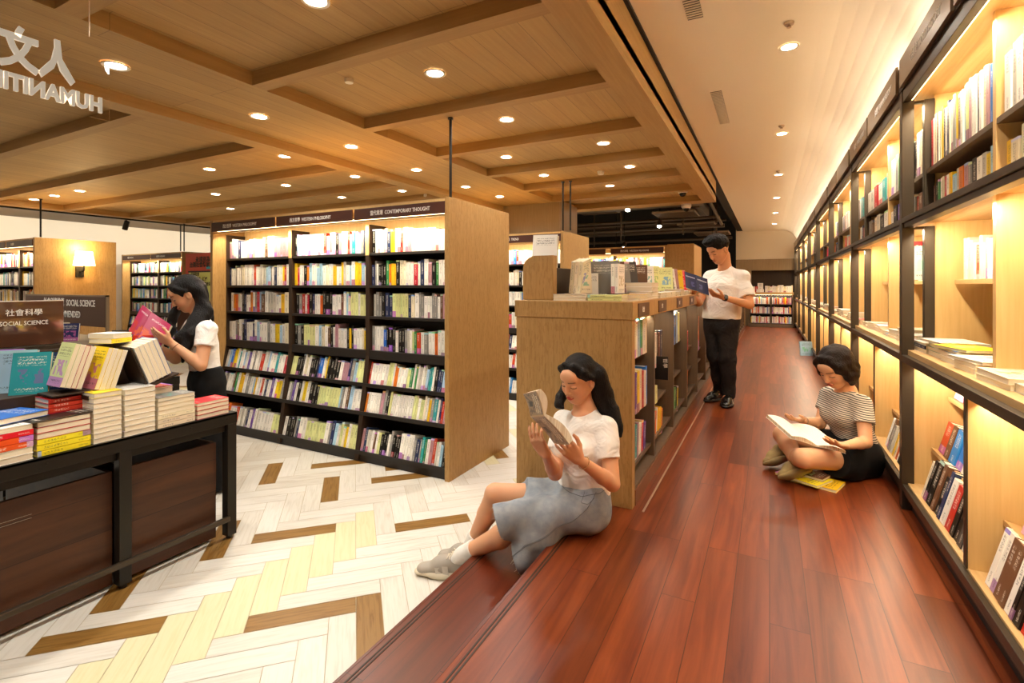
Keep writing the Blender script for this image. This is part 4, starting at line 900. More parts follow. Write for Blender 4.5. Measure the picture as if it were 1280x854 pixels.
# dark riser and stands behind the front piles
def riser(x0, x1, y0, y1, z0, z1, lab):
    k = MB(); k.box(x0, x1, y0, y1, z0, z1); tag(k.build('display_riser', M['dark_wood'], bevel=.003), lab, 'display riser', 'dark display risers')
riser(-3.75, -3.17, .55, 1.2, TT, .70, 'dark wooden riser under the leaning blue magazines')
riser(-4.22, -3.80, .9, 1.75, TT, .845, 'taller dark riser at the back of the front table')
riser(-5.5, -4.6, 1.75, 2.15, TT, .80, 'dark riser on the second table under the brown board')
lean_book('w', -3.40, 1.02, .702, .9, .25, (.02, .15, .21), 'white book with a suited figure on its cover, left of the sky blue ones', gt)
lean_book('s', -3.30, 1.04, .702, .9, .22, (.025, .15, .21), 'pale sky blue book behind the teal one', gt)
lean_book('t', -3.20, 1.06, .70, .85, .22, (.02, .15, .205), 'bright teal blue book leaning with its full cover showing', gt)
lean_book('n', -3.22, 1.19, .70, .75, .2, (.02, .135, .19), 'navy blue book just right of the teal one', gt)
flat_pile(-3.10, 1.17, TT, [('w', .03, .2, .16, 0, 1)] * 4 + [('r', .022, .19, .16, 0, 0)] * 5, tp('the red-and-white-spined pile under the leaning magazines'), 0, group=gt)
def pack(codes, x, y, z, phi, T, D, Hh, nm):
    """several books leaning along y, page edges toward +x, covers toward -y"""
    th = Vector((0, math.cos(phi), -math.sin(phi))); up = Vector((0, math.sin(phi), math.cos(phi))); p = Vector((x, y, z)) + (Vector((0, 0, T * len(codes) * math.sin(phi))) if phi > 0 else Vector((0, 0, 0)))
    for i, c in enumerate(codes):
        # thickness along th, spine at -x
        ex = -th; org = p + th * T * (i + 1) + Vector((-D, 0, 0))
        place_book(c, org, ex, (1, 0, 0), up, (T - .001, D, Hh), '%s book, %s in %s' % (CN[c], ORD[i], nm), gt)
    return p
def wedge(x0, x1, poly, lab):
    k = MB(); k.prism(poly, 'x', x0, x1); tag(k.build('book_stand', M['dark_wood'], bevel=.002), lab, 'book stand', 'folding book stands')
pack('lwrW', -3.02, 1.115, .715, .30, .022, .15, .215, 'the pack leaning right with a red and green cover')
pack('yWYW', -2.98, 1.235, .685, .30, .022, .15, .215, 'the pack leaning right with a yellow foot to its cover')
wedge(-3.16, -3.0, [(1.08, .700), (1.235, .700), (1.235, .708), (1.08, .708)], 'thin dark stand under the red and green pack')
wedge(-3.14, -2.955, [(1.20, .688 - .02), (1.385, .688 - .02), (1.385, .688), (1.20, .688)], 'L-shaped brown stand under the yellow-footed pack')
pack('WWWWb', -2.96, 1.475, .70, -.36, .024, .15, .215, 'the fan of cream page blocks leaning left')
wedge(-3.14, -2.95, [(1.45, .69), (1.62, .74), (1.62, .73), (1.45, .672)], 'dark stand below the fan of cream page blocks')
wedge(-3.14, -2.97, [(1.462, .70), (1.470, .70), (1.395, .905), (1.387, .905)], 'tilted dark board of the stand left of the cream fan')
flat_pile(-3.14, 1.375, .925, [('Y', .026, .11, .15, .3, 0), ('W', .026, .11, .15, .35, 1)], lambda i, c, n: '%s of two small yellow and white books lying on top of the stands' % ('lower', 'upper')[i], 0, group=gt)
riser(-3.5, -3.15, 1.3, 1.5, TT, .915, 'dark block holding the two small yellow-spined books')
# back row covers
lean_book('a', -4.0, 1.82, .70, .75, .15, (.02, .15, .22), 'grey book with pale capitals on its cover at the back of the table', gt)
lean_book('O', -3.80, 1.84, .69, .6, .15, (.02, .14, .20), 'orange-red book standing behind the page fan', gt)
flat_pile(-3.72, 1.70, TT, [('w', .03, .2, .15, 0, 0)] * 7, tp('the white pile just left of the standing reader'), 0, group=gt)
for i, (c, x) in enumerate((('c', -5.05), ('c', -4.9), ('n', -4.73))):
    lean_book(c, x, 1.80, .802, .7, .15, (.015, .12, .14), ('pale cream small book below the brown board', 'cream small book with fine print below the brown board', 'navy and red small book below the brown board')[i], gt)
# acrylic sign
t = empty('table_sign', (-3.9, 1.25, .846), 'glossy Social Science sign standing on the front display table', 'sign')
k = MB(); k.box(-3.94, -3.925, 1.10, 1.47, .87, 1.135); sg = keep(k.build('sign_face', mat('glossy_brown_acrylic', '#553626', .06, coat=1.0, spec=.8), bevel=.002), t)
k = MB(); k.box(-3.947, -3.94, 1.095, 1.475, .865, 1.14); keep(k.build('sign_edge', mat('clear_acrylic_edge', '#e3d9c8', .15)), t)
k = MB(); k.box(-3.99, -3.88, 1.08, 1.49, .846, .868); keep(k.build('sign_base', M['bronze']), t)
text('社會科學', .042, (-3.923, 1.285, 1.055), (0, 1, 0), (0, 0, 1), M['white_ink'], parent=t, align='CENTER'); text('SOCIAL SCIENCE', .036, (-3.923, 1.285, .995), (0, 1, 0), (0, 0, 1), M['white_ink'], parent=t, align='CENTER', squeeze=.8)
t = empty('table_sign', (-5.3, 2.0, .80), 'maroon board reading Social Science Recommended behind the glossy sign', 'sign')
k = MB(); k.box(-6.05, -4.63, 1.99, 2.01, .90, 1.14); keep(k.build('sign_face', M['sign_brown'], bevel=.002), t)
k = MB(); k.box(-6.07, -4.61, 1.992, 2.012, 1.14, 1.152); k.box(-6.07, -6.05, 1.992, 2.012, .80, 1.152); k.box(-4.63, -4.61, 1.992, 2.012, .80, 1.152); keep(k.build('sign_frame', M['bronze2']), t)
text('社會科學推薦  SOCIAL SCIENCE', .075, (-4.78, 1.988, 1.06), (1, 0, 0), (0, 0, 1), M['white_ink'], parent=t, align='RIGHT', squeeze=.85, bold=.001); text('RECOMMENDED', .075, (-5.02, 1.988, .965), (1, 0, 0), (0, 0, 1), M['white_ink'], parent=t, align='RIGHT', squeeze=.85, bold=.001)
# books lying in the crate gap
k = MB()
flat_pile(-3.05, .84, .168, [('w', .016, .3, .2, .05, 1), ('e', .018, .3, .2, .0, 1)], lambda i, c, n: '%s flat book lying in the open crate top under the table' % ('lower', 'upper')[i], 0, group='books under the table top')
k = MB(); k.box(-3.2, -2.99, .45, 1.28, .14, .165); tag(k.build('crate_lid', M['plank_dark']), 'loose dark board inside the crate under the table', 'board')
# hanging mirrored sign, seen from behind
t = empty('hanging_sign', (-2.5, .7, 2.2), 'clear hanging sign with white letters, read mirrored from behind', 'sign')
m, nt, bs = newmat('clear_acrylic'); bs.inputs['Transmission Weight'].default_value = 1; bs.inputs['Roughness'].default_value = .02; bs.inputs['IOR'].default_value = 1.02; bs.inputs['Base Color'].default_value = (1, 1, 1, 1)
k = MB(); k.box(-2.503, -2.497, .2, 1.09, 1.93, 2.26); keep(k.build('sign_panel', m), t)
text('人文', .165, (-2.51, .975, 2.06), (0, -1, 0), (0, 0, 1), M['white_letter'], parent=t, depth=.006, bold=.006, squeeze=.68)
text('HUMANITIES', .085, (-2.51, 1.07, 1.962), (0, -1, 0), (0, 0, 1), M['white_letter'], parent=t, depth=.006, squeeze=.76, bold=.0035)
k = MB(); k.tube((-2.5, 1.02, 2.26), (-2.5, 1.02, 2.55), .002, .002, 6); k.tube((-2.5, .35, 2.26), (-2.5, .35, 2.55), .002, .002, 6); keep(k.build('wires', M['strip']), t)
# red and lime poster hanging behind the standing reader
t = empty('hanging_poster', (-10.2, 5.9, 1.4), 'red and lime poster with black print behind the standing reader', 'poster')
PX0, PX1 = -10.45, -9.2
k = MB(); k.box(PX0, PX1, 5.86, 5.88, .92, 1.87, 0); k.box(PX0 + .12, PX1 - .04, 5.855, 5.86, .92, 1.52, 1); k.box(PX0 + .7, PX1 - .05, 5.854, 5.86, 1.55, 1.61, 2); k.box(PX0 + .1, PX1 - .05, 5.853, 5.86, 1.49, 1.52, 3)
keep(k.build('poster_sheet', [mat('poster_red', '#d8432c', .5), mat('poster_lime', '#d9dc7c', .5), mat('poster_cyan', '#2f9fb5', .5), M['dark_wood']]), t)
for s, z, h, xx in (('永遠別為當代', 1.70, .12, .35), ('台灣社會學家的思辨', 1.60, .11, .15), ('公共社會', 1.43, .07, .2), ('社會科學  講座', 1.33, .08, .22), ('邀請學者與讀者對談', 1.23, .08, .22), ('現場活動  日期', 1.12, .05, .22), ('文化與社會', 1.02, .06, .3), ('書店', .94, .06, .45)):
    text(s, h, (PX0 + xx, 5.851, z), (1, 0, 0), (0, 0, 1), M['dark_wood'], parent=t, bold=.002)
t = empty('table_sign', (-9.6, 5.6, 0.5), 'brown two-line sign half hidden behind the reader hair and oak panel', 'sign')
k = MB(); k.box(-9.9, -8.5, 5.4, 5.43, .25, .86); keep(k.build('sign_face', M['sign_brown']), t)
text('RECOMMENDED', .10, (-9.42, 5.395, .64), (1, 0, 0), (0, 0, 1), M['white_ink'], parent=t, squeeze=.8); text('PROMOTION', .10, (-9.40, 5.395, .50), (1, 0, 0), (0, 0, 1), M['white_ink'], parent=t, squeeze=.8)

# ================================================================== END-OF-AISLE BOOKCASE
t = empty('low_bookcase', (.05, 16.6, 0), 'low dark three-shelf bookcase at the far end of the aisle', 'bookcase')
K = lambda k, n, m, **kw: keep(k.build(n, m, **kw), t)
X0, X1, Y0 = -.55, .62, 16.45
k = MB(); k.box(X0, X1, Y0, Y0 + .45, .96, 1.03); K(k, 'top_board', M['oak_y'])
for x in (X0, (X0 + X1) / 2 - .015, X1 - .03): k = MB(); k.box(x, x + .03, Y0, Y0 + .4, 0, .96); K(k, 'upright', M['laminate'])
for z in (.12, .40, .68): k = MB(); k.box(X0 + .03, X1 - .03, Y0 + .01, Y0 + .4, z - .02, z); K(k, 'shelf', M['black_shelf'])
k = MB(); k.box(X0, X1, Y0 + .38, Y0 + .4, 0, .96); K(k, 'back_panel', M['black_shelf'])
k = MB(); k.box(X0, X1, Y0 + .005, Y0 + .02, 0, .10); K(k, 'kick_board', M['laminate'])
k = MB(); k.box(X0 + .05, X1 - .05, Y0 + .03, Y0 + .04, .955, .959); K(k, 'light_strip', M['led'])
L_ = bpy.data.lights.new('shelf_light', 'AREA'); L_.shape = 'RECTANGLE'; L_.size = 1.0; L_.size_y = .04; L_.energy = 5; L_.color = (1, .87, .66)
o = bpy.data.objects.new('shelf_light', L_); C.objects.link(o); o.location = (.03, Y0 + .05, .94); o.rotation_euler = (math.radians(25), 0, 0)
for z in (.122, .402, .682):
    for a in (X0 + .05, (X0 + X1) / 2 + .03):
        shelf_row(''.join(rb.choice('wwwcwmroywwwsrwp') for _ in range(18)), (a, Y0 + .05, z), (1, 0, 0), (0, 0, 1), (0, 1, 0), .50, h=.2, d=.15)
shelf_row('wcwWwcwwwcwwc', (-.12, Y0 + .12, 1.031), (1, 0, 0), (0, 0, 1), (0, 1, 0), .72, h=.20, d=.06)
k = MB(); flat_pile(-.25, Y0 + .2, 1.031, [('W', .03, .2, .2, math.pi / 2, 1)] * 3, None, 0, indiv=False)
shelf_row('W', (-.32, Y0 + .15, 1.122), (1, 0, 0), (0, 0, 1), (0, 1, 0), .15, h=.2, d=.05)
shelf_row('wWr', (-.56, Y0 + .1, 1.031), (1, 0, 0), (0, 0, 1), (0, 1, 0), .25, h=.18, d=.05)

# books on the floor by the right-hand reader, held books come with the people
gf = 'books on the aisle floor'
flat_pile(.265, 3.62, .001, [('y', .018, .25, .19, math.pi / 2 - .35, 0)], lambda i, c, n: 'yellow-covered book with white foot band, lower on the aisle floor', 0, group=gf)
flat_pile(.19, 3.62, .019, [('Y', .014, .26, .19, math.pi / 2 - .55, 0)], lambda i, c, n: 'large yellow book lying askew on the floor pile', 0, group=gf)
flat_pile(.235, 3.645, .033, [('B', .016, .17, .12, math.pi / 2 - .45, 0)], lambda i, c, n: 'small brown and white book on top of the floor pile', 0, group=gf)
lean_book('s', .58, 10.1, .001, .3, .2, (.04, .2, .25), 'pale blue book leaning low against the shelf far down the aisle', gf)

o = STUFF.build('books', [COV[c] for c in SCODES] + [M['pages']], uvs=True, rnd=True)
tag(o, 'remaining shelved and stacked books on the farther shelves of the shop', 'books', kind='stuff')
print('individual books', NB[0], 'stuff verts', len(STUFF.v))
# ================================================================== PEOPLE (smooth implicit surfaces meshed with surface nets)
V3 = lambda p: np.array(p, dtype=np.float64)
def unit(v): v = V3(v); return v / np.linalg.norm(v)
class Field:
    def __init__(s, lo, hi, h):
        s.lo = V3(lo); s.h = h; s.n = np.ceil((V3(hi) - s.lo) / h).astype(int) + 1; s.d = np.full(s.n, 1e3, np.float32)
    def win(s, lo, hi):
        i0 = np.clip(np.floor((lo - s.lo) / s.h).astype(int), 0, s.n - 1); i1 = np.clip(np.ceil((hi - s.lo) / s.h).astype(int) + 1, 1, s.n)
        ax = [(s.lo[i] + np.arange(i0[i], i1[i]) * s.h).astype(np.float32) for i in range(3)]
        return tuple(slice(a, b) for a, b in zip(i0, i1)), (ax[0][:, None, None], ax[1][None, :, None], ax[2][None, None, :])
    def put(s, fn, lo, hi, k=.01, op='u'):
        m = k + 4 * s.h; sl, P = s.win(V3(lo) - m, V3(hi) + m)
        if any(x.stop <= x.start for x in sl): return
        v = fn(*P); a = s.d[sl]
        if op == 'u':
            t = np.clip(.5 + .5 * (a - v) / k, 0, 1); s.d[sl] = a * (1 - t) + v * t - k * t * (1 - t)
        elif op == 's':
            v = -v; t = np.clip(.5 - .5 * (a - v) / k, 0, 1); s.d[sl] = a * (1 - t) + v * t + k * t * (1 - t)
    def cap(s, a, b, ra, rb=None, k=.012, n=None, f=1., op='u', cut=None):
        """tapered capsule a-b; n,f flatten it along direction n by factor f; cut=(point, normal) clips it flat"""
        rb = ra if rb is None else rb; a = V3(a); b = V3(b); ba = b - a; L2 = max(ba @ ba, 1e-12)
        n_ = None if n is None else unit(n)
        def fn(X, Y, Z):
            x, y, z = X - a[0], Y - a[1], Z - a[2]
            t = np.clip((x * ba[0] + y * ba[1] + z * ba[2]) / L2, 0, 1)
            x = x - ba[0] * t; y = y - ba[1] * t; z = z - ba[2] * t; q = x * x + y * y + z * z
            if n_ is not None:
                c = x * n_[0] + y * n_[1] + z * n_[2]; q = q - c * c + (c / f) ** 2
            d = (np.sqrt(np.maximum(q, 0)) - (ra + (rb - ra) * t)) * (min(f, 1) if n_ is not None else 1)
            if cut is not None:
                cp, cn = V3(cut[0]), unit(cut[1]); d = np.maximum(d, (X - cp[0]) * cn[0] + (Y - cp[1]) * cn[1] + (Z - cp[2]) * cn[2])
            return d.astype(np.float32)
        R_ = max(ra, rb) * max(1, f); s.put(fn, np.minimum(a, b) - R_, np.maximum(a, b) + R_, k, op)
    def ell(s, c, r, A=None, k=.01, op='u'):
        c = V3(c); r = V3(r); A = np.eye(3) if A is None else A     # rows of A = local axes in world
        def fn(X, Y, Z):
            x, y, z = X - c[0], Y - c[1], Z - c[2]
            p = [(x * A[i][0] + y * A[i][1] + z * A[i][2]) / r[i] for i in range(3)]
            k0 = np.sqrt(p[0] ** 2 + p[1] ** 2 + p[2] ** 2) + 1e-6; k1 = np.sqrt((p[0] / r[0]) ** 2 + (p[1] / r[1]) ** 2 + (p[2] / r[2]) ** 2) + 1e-6
            return (k0 * (k0 - 1) / k1).astype(np.float32)
        R_ = r.max(); s.put(fn, c - R_, c + R_, k, op)
    def chain(s, pts, rs, k=.012, **kw):
        for i in range(len(pts) - 1): s.cap(pts[i], pts[i + 1], rs[i], rs[i + 1], k, **kw)
    def half(s, p, n):
        """keep only the side of the plane that n points away from"""
        p = V3(p); n = unit(n); sl, (X, Y, Z) = s.win(s.lo, s.lo + s.n * s.h)
        s.d = np.maximum(s.d, ((X - p[0]) * n[0] + (Y - p[1]) * n[1] + (Z - p[2]) * n[2]).astype(np.float32))
    def wrinkle(s, amp, freq, seed=1, n=7):
        q = np.random.RandomState(seed); sl, (X, Y, Z) = s.win(s.lo, s.lo + s.n * s.h)
        w = np.zeros(s.d.shape, np.float32)
        for _ in range(n):
            k = q.normal(size=3); k = k / np.linalg.norm(k) * freq * q.uniform(.5, 1.5); ph = q.uniform(0, 6.28)
            w += np.sin(k[0] * X + k[1] * Y + k[2] * Z + ph + 1.2 * np.sin(.5 * (k[1] * X - k[2] * Y + k[0] * Z)))
        s.d += amp * w / math.sqrt(n)
    def mesh(s, name, mats, parent=None, paint=None, sub=0):
        d = s.d; ins = d < 0
        c = np.zeros(tuple(x - 1 for x in d.shape), np.int8)
        offs = [(i, j, k) for i in (0, 1) for j in (0, 1) for k in (0, 1)]
        S = d.shape
        for o in offs: c += ins[o[0]:S[0] - 1 + o[0], o[1]:S[1] - 1 + o[1], o[2]:S[2] - 1 + o[2]]
        act = np.argwhere((c > 0) & (c < 8)); idx = np.full(c.shape, -1, np.int32); idx[tuple(act.T)] = np.arange(len(act))
        val = np.stack([d[act[:, 0] + o[0], act[:, 1] + o[1], act[:, 2] + o[2]] for o in offs], 1)
        acc = np.zeros((len(act), 3)); cnt = np.zeros(len(act))
        for a in range(8):
            for ax, bit in ((0, 4), (1, 2), (2, 1)):
                if a & bit: continue
                b = a | bit; va, vb = val[:, a], val[:, b]; cr = (va < 0) != (vb < 0)
                t = np.where(cr, va / np.where(cr, va - vb, 1), 0)
                p = np.array(offs[a], float)[None, :].repeat(len(act), 0); p[:, ax] += t
                acc += p * cr[:, None]; cnt += cr
        P = s.lo + (act + acc / cnt[:, None]) * s.h
        F = []
        for ax in range(3):
            o1, o2 = [(1, 2), (2, 0), (0, 1)][ax]
            sl0 = [slice(None)] * 3; sl1 = [slice(None)] * 3; sl0[ax] = slice(0, -1); sl1[ax] = slice(1, None)
            A, B_ = ins[tuple(sl0)], ins[tuple(sl1)]
            e = np.argwhere(A != B_); e = e[(e[:, o1] > 0) & (e[:, o2] > 0) & (e[:, o1] < S[o1] - 1) & (e[:, o2] < S[o2] - 1)]
            fl = A[tuple(e.T)]
            def g(da, db):
                q = e.copy(); q[:, o1] -= da; q[:, o2] -= db; return idx[tuple(q.T)]
            q = np.stack([g(1, 1), g(0, 1), g(0, 0), g(1, 0)], 1); q[~fl] = q[~fl][:, ::-1]; F.append(q)
        F = np.concatenate(F); F = F[(F >= 0).all(1)]
        me = bpy.data.meshes.new(name); me.vertices.add(len(P)); me.vertices.foreach_set('co', P.astype(np.float32).ravel())
        me.loops.add(F.size); me.loops.foreach_set('vertex_index', F.astype(np.int32).ravel())
        me.polygons.add(len(F)); me.polygons.foreach_set('loop_start', np.arange(0, F.size, 4, dtype=np.int32)); me.polygons.foreach_set('loop_total', np.full(len(F), 4, dtype=np.int32))
        me.update(calc_edges=True); me.validate()
        for m in (mats if isinstance(mats, list) else [mats]): me.materials.append(m)
        me.shade_smooth()
        if paint is not None:
            col = paint(P); at = me.color_attributes.new('tint', 'FLOAT_COLOR', 'POINT'); at.data.foreach_set('color', np.concatenate([col, np.ones((len(P), 1))], 1).astype(np.float32).ravel())
        o = bpy.data.objects.new(name, me); C.objects.link(o)
        sm = o.modifiers.new('smooth', 'SMOOTH'); sm.factor = .5; sm.iterations = 2 if name == 'body' else 3
        if parent: keep(o, parent)
        return o
def skin_mat():
    m, nt, b = newmat('skin'); at = nd(nt, 'ShaderNodeAttribute', attribute_name='tint'); nt.links.new(at.outputs['Color'], b.inputs['Base Color'])
    b.inputs['Roughness'].default_value = .48; b.inputs['Subsurface Weight'].default_value = .12; b.inputs['Subsurface Radius'].default_value = (.5, .2, .1); b.inputs['Subsurface Scale'].default_value = .02
    b.inputs['Specular IOR Level'].default_value = .35; return m
def hair_mat(name, c):
    m, nt, b = newmat(name); L = nt.links.new
    tc = nd(nt, 'ShaderNodeTexCoord'); mp = nd(nt, 'ShaderNodeMapping'); mp.inputs['Scale'].default_value = (220, 220, 14); L(tc.outputs['Object'], mp.inputs[0])
    n = nd(nt, 'ShaderNodeTexNoise', i_Scale=1., i_Detail=3.); L(mp.outputs[0], n.inputs['Vector'])
    bp = nd(nt, 'ShaderNodeBump', i_Strength=.8, i_Distance=.010); L(n.outputs['Fac'], bp.inputs['Height']); L(bp.outputs[0], b.inputs['Normal'])
    cr = nd(nt, 'ShaderNodeValToRGB'); L(n.outputs['Fac'], cr.inputs[0]); cr.color_ramp.elements[0].color = lin(c); cr.color_ramp.elements[1].color = tuple(min(1, x * 1.5) for x in lin(c)[:3]) + (1,)
    L(cr.outputs[0], b.inputs['Base Color']); b.inputs['Roughness'].default_value = .47; b.inputs['Specular IOR Level'].default_value = .22; return m
M['skin'] = skin_mat(); M['hair'] = hair_mat('black_hair', '#0c0807'); M['hair_b'] = hair_mat('dark_brown_hair', '#1a0f0a')
M['tee'] = fabric('white_cotton', '#f7f3ec', '#efe9df', 500, .9, .12, 12)
M['black_cloth'] = fabric('black_cloth', '#1b1a1a', '#111011', 500, .85, .2, 14); M['sock'] = fabric('white_sock', '#f2eee6', '#e2dcd0', 500, .95, .4, 30)
M['charcoal_cloth'] = fabric('charcoal_trouser_cloth', '#2b2727', '#1d1a1a', 500, .8, .2, 10)
def soft_folds(m, sc_, st):
    nt = m.node_tree; L = nt.links.new; b = nt.nodes['Principled BSDF']; old = b.inputs['Normal'].links[0].from_socket
    tc = nd(nt, 'ShaderNodeTexCoord'); n = nd(nt, 'ShaderNodeTexNoise', i_Scale=sc_, i_Detail=2., i_Distortion=1.5); L(tc.outputs['Object'], n.inputs['Vector'])
    bp = nd(nt, 'ShaderNodeBump', i_Strength=st, i_Distance=.03); L(n.outputs['Fac'], bp.inputs['Height']); L(old, bp.inputs['Normal']); L(bp.outputs[0], b.inputs['Normal'])
soft_folds(M['tee'], 9., .55); soft_folds(M['charcoal_cloth'], 12., .5)
def denim_mat():
    m = fabric('washed_denim', '#a9adb0', '#828b94', 900, .88, .5, 20); nt = m.node_tree; return m
M['denim'] = denim_mat()
def stripe_mat():
    m, nt, b = newmat('striped_jersey'); L = nt.links.new
    tc = nd(nt, 'ShaderNodeTexCoord'); sp = nd(nt, 'ShaderNodeSeparateXYZ'); L(tc.outputs['Object'], sp.inputs[0])
    z = math_(nt, 'ADD', sp.outputs[2], math_(nt, 'MULTIPLY', sp.outputs[0], .12))
    s = math_(nt, 'LESS_THAN', math_(nt, 'FRACT', math_(nt, 'MULTIPLY', z, 78.)), .42)
    L(mix_(nt, s, lin('#cfc4b2'), lin('#4b4642')), b.inputs['Base Color']); b.inputs['Roughness'].default_value = .9; b.inputs['Specular IOR Level'].default_value = .2; return m
M['stripe'] = stripe_mat()
M['shoe_grey'] = mat('silver_grey_mesh_shoe', '#a39a8c', .55); M['shoe_sole'] = mat('cream_shoe_sole', '#cfc3a8', .7); M['shoe_panel'] = mat('pale_shoe_panel', '#c9c2b4', .35, .3)
M['lace'] = mat('cream_lace', '#d8cdb4', .8); M['leather'] = mat('black_shiny_leather', '#15110f', .22); M['khaki'] = fabric('khaki_canvas', '#ab9868', '#93805a', 500, .9, .2, 20); M['gold'] = mat('thin_gold', '#d9b878', .25, 1.)
M['silver'] = mat('thin_silver', '#d8d4cc', .25, 1.)

def head_axes(F, roll=0.):
    F = unit(F); Z = V3((0, 0, 1)); Lx = unit(np.cross(F, Z)); U = np.cross(Lx, F)   # Lx = the person's right-hand side
    if roll: Lx, U = Lx * math.cos(roll) + U * math.sin(roll), U * math.cos(roll) - Lx * math.sin(roll)
    return np.stack([Lx, F, U])
def head(S, O, A, s=1., male=False):
    O = V3(O); g = lambda x, y, z: O + (A[0] * x + A[1] * y + A[2] * z) * s; r = lambda *q: [v * s for v in q]
    S.ell(g(0, -.012, .032), r(.076, .094, .086), A, .02)
    S.ell(g(0, .028, -.030), r(.060, .058, .075), A, .03 * s)
    S.ell(g(0, .052, -.090), r(.026 if male else .021, .024, .022), A, .028 * s)
    for q in (-1, 1):
        S.ell(g(q * .033, .052, -.030), r(.026, .028, .030), A, .02 * s)
        S.cap(g(q * .058, -.004, -.045), g(q * .024, .050, -.092), .017 * s, .014 * s, .025 * s)
    S.ell(g(0, .072, .040), r(.046, .020, .034), A, .02 * s)
    for q in (-1, 1): S.ell(g(q * .031, .094, -.002), r(.017, .013, .0105), A, .010 * s, 's')
    for q in (-1, 1): S.ell(g(q * .031, .0735, -.002), r(.0150, .0125, .0105), A, .004 * s)
    S.cap(g(0, .086, .010), g(0, .101, -.032), .0065 * s, .0100 * s, .012 * s)
    for q in (-1, 1): S.ell(g(q * .0105, .092, -.036), r(.0075, .009, .0065), A, .006 * s)
    S.ell(g(0, .087, -.0600), r(.0215, .0085, .0058), A, .005 * s); S.ell(g(0, .0855, -.0695), r(.018, .0088, .0068), A, .005 * s)
    for q in (-1, 1):
        S.ell(g(q * .078, -.010, -.012), r(.010, .019, .031), A, .008 * s); S.ell(g(q * .086, -.004, -.010), r(.006, .010, .018), A, .004 * s, 's')
    return g
def head_paint(base, specs):
    base = V3(lin(base)[:3])
    def fn(P):
        col = np.tile(base, (len(P), 1))
        for O, A, s, lipc in specs:
            q = ((P - V3(O)) @ A.T) / s; x, y, z = np.abs(q[:, 0]), q[:, 1], q[:, 2]
            def blend(mask, c, a=1.):
                m = np.clip(mask, 0, 1)[:, None] * a; col[:] = col * (1 - m) + V3(lin(c)[:3]) * m
            front = (y > .04) & (x < .08) & (np.abs(z) < .12)
            e = (x / .022) ** 2 + ((z + .0645 + .05 * x) / .0115) ** 2; blend(front * np.clip(2.4 * (1 - e), 0, 1), lipc, .9)
            zb = .0235 + .05 * x - 3.2 * (x - .03) ** 2; blend(front * (x > .012) * (x < .047) * np.clip(1.6 - np.abs(z - zb) / .0028, 0, 1), '#2a1a12', .8)
            ze = -.006 + 4.2 * (x - .031) ** 2 * 1.0; blend(front * (x > .0165) * (x < .047) * np.clip(1.7 - np.abs(z - ze) / .0024, 0, 1), '#140c09', .95)
            blend(front * np.clip(1.5 - np.hypot(x - .0105, z + .0425) / .0028, 0, 1), '#5a2c1c', .7)
            blend(front * np.clip(1 - np.hypot((x - .04) / .022, (z + .028) / .018), 0, 1), '#d88a68', .35)
        return col
    return fn
def hand(S, W_, D, N, T, curl=(.3, .3, .3, .3), s=1., thumb=.5, spread=.0):
    """W wrist, D knuckle direction, N palm-facing normal, T thumb side"""
    W_ = V3(W_); D = unit(D); N = V3(N) - D * (V3(N) @ D); N = unit(N); T = V3(T) - D * (V3(T) @ D) - N * (V3(T) @ N); T = unit(T)
    offs = (.030, .010, -.010, -.028); lens = (.070, .078, .072, .056)
    for i in range(4):
        kn = W_ + (D * (.086 - (.006 if i == 3 else 0) - abs(offs[i]) * .12) + T * offs[i]) * s
        S.cap(W_ + T * offs[i] * .55 * s + D * .006 * s, kn, .0145 * s, .0110 * s, .010 * s, n=N, f=.95)
        p = kn; d = unit(D + T * spread * (offs[i] / .03)); a = curl[i]
        for j, (fr, r0, r1) in enumerate(((.44, .0088, .0080), (.31, .0080, .0072), (.25, .0072, .0060))):
            d2 = unit(d * math.cos(a) + N * math.sin(a)); n2 = unit(N * math.cos(a) - d * math.sin(a)); q = p + d2 * lens[i] * fr * s
            S.cap(p, q, r0 * s, r1 * s, .003); p = q; d = d2; N_ = n2; N = N  # curl accumulates
            a = a * 1.0 + curl[i] * .75 if j == 0 else a + curl[i] * .3; d = unit(D + T * spread * (offs[i] / .03))
    b = W_ + (D * .018 + T * .020) * s; m1 = b + unit(D * .62 + T * .62 + N * .35) * .040 * s
    m2 = m1 + unit(D * (.85) + T * (.35 - thumb * .3) + N * (.2 + thumb * .4)) * .032 * s; m3 = m2 + unit(D + N * (.1 + thumb * .6)) * .024 * s
    S.cap(b, m1, .0150 * s, .0115 * s, .010 * s); S.cap(m1, m2, .0110 * s, .0095 * s, .004); S.cap(m2, m3, .0095 * s, .0075 * s, .003)
def arm(S, sh, el, wr, r=(.046, .036, .034, .0225), k=.014):
    sh, el, wr = V3(sh), V3(el), V3(wr)
    S.cap(sh, el, r[0], r[1], k); mid = el + (wr - el) * .3; S.cap(el, mid, r[1] * .95, r[2] * 1.05, .01); S.cap(mid, wr, r[2], r[3], .01)
def leg(S, hp, kn, an, r=(.083, .056, .052, .034), k=.02, calf=None):
    hp, kn, an = V3(hp), V3(kn), V3(an); S.cap(hp, kn, r[0], r[1], k); m = kn + (an - kn) * .32
    if calf is not None: m = m + V3(calf) * .016
    S.cap(kn, m, r[1] * .93, r[2] * 1.02, .015); S.cap(m, an, r[2], r[3], .015)
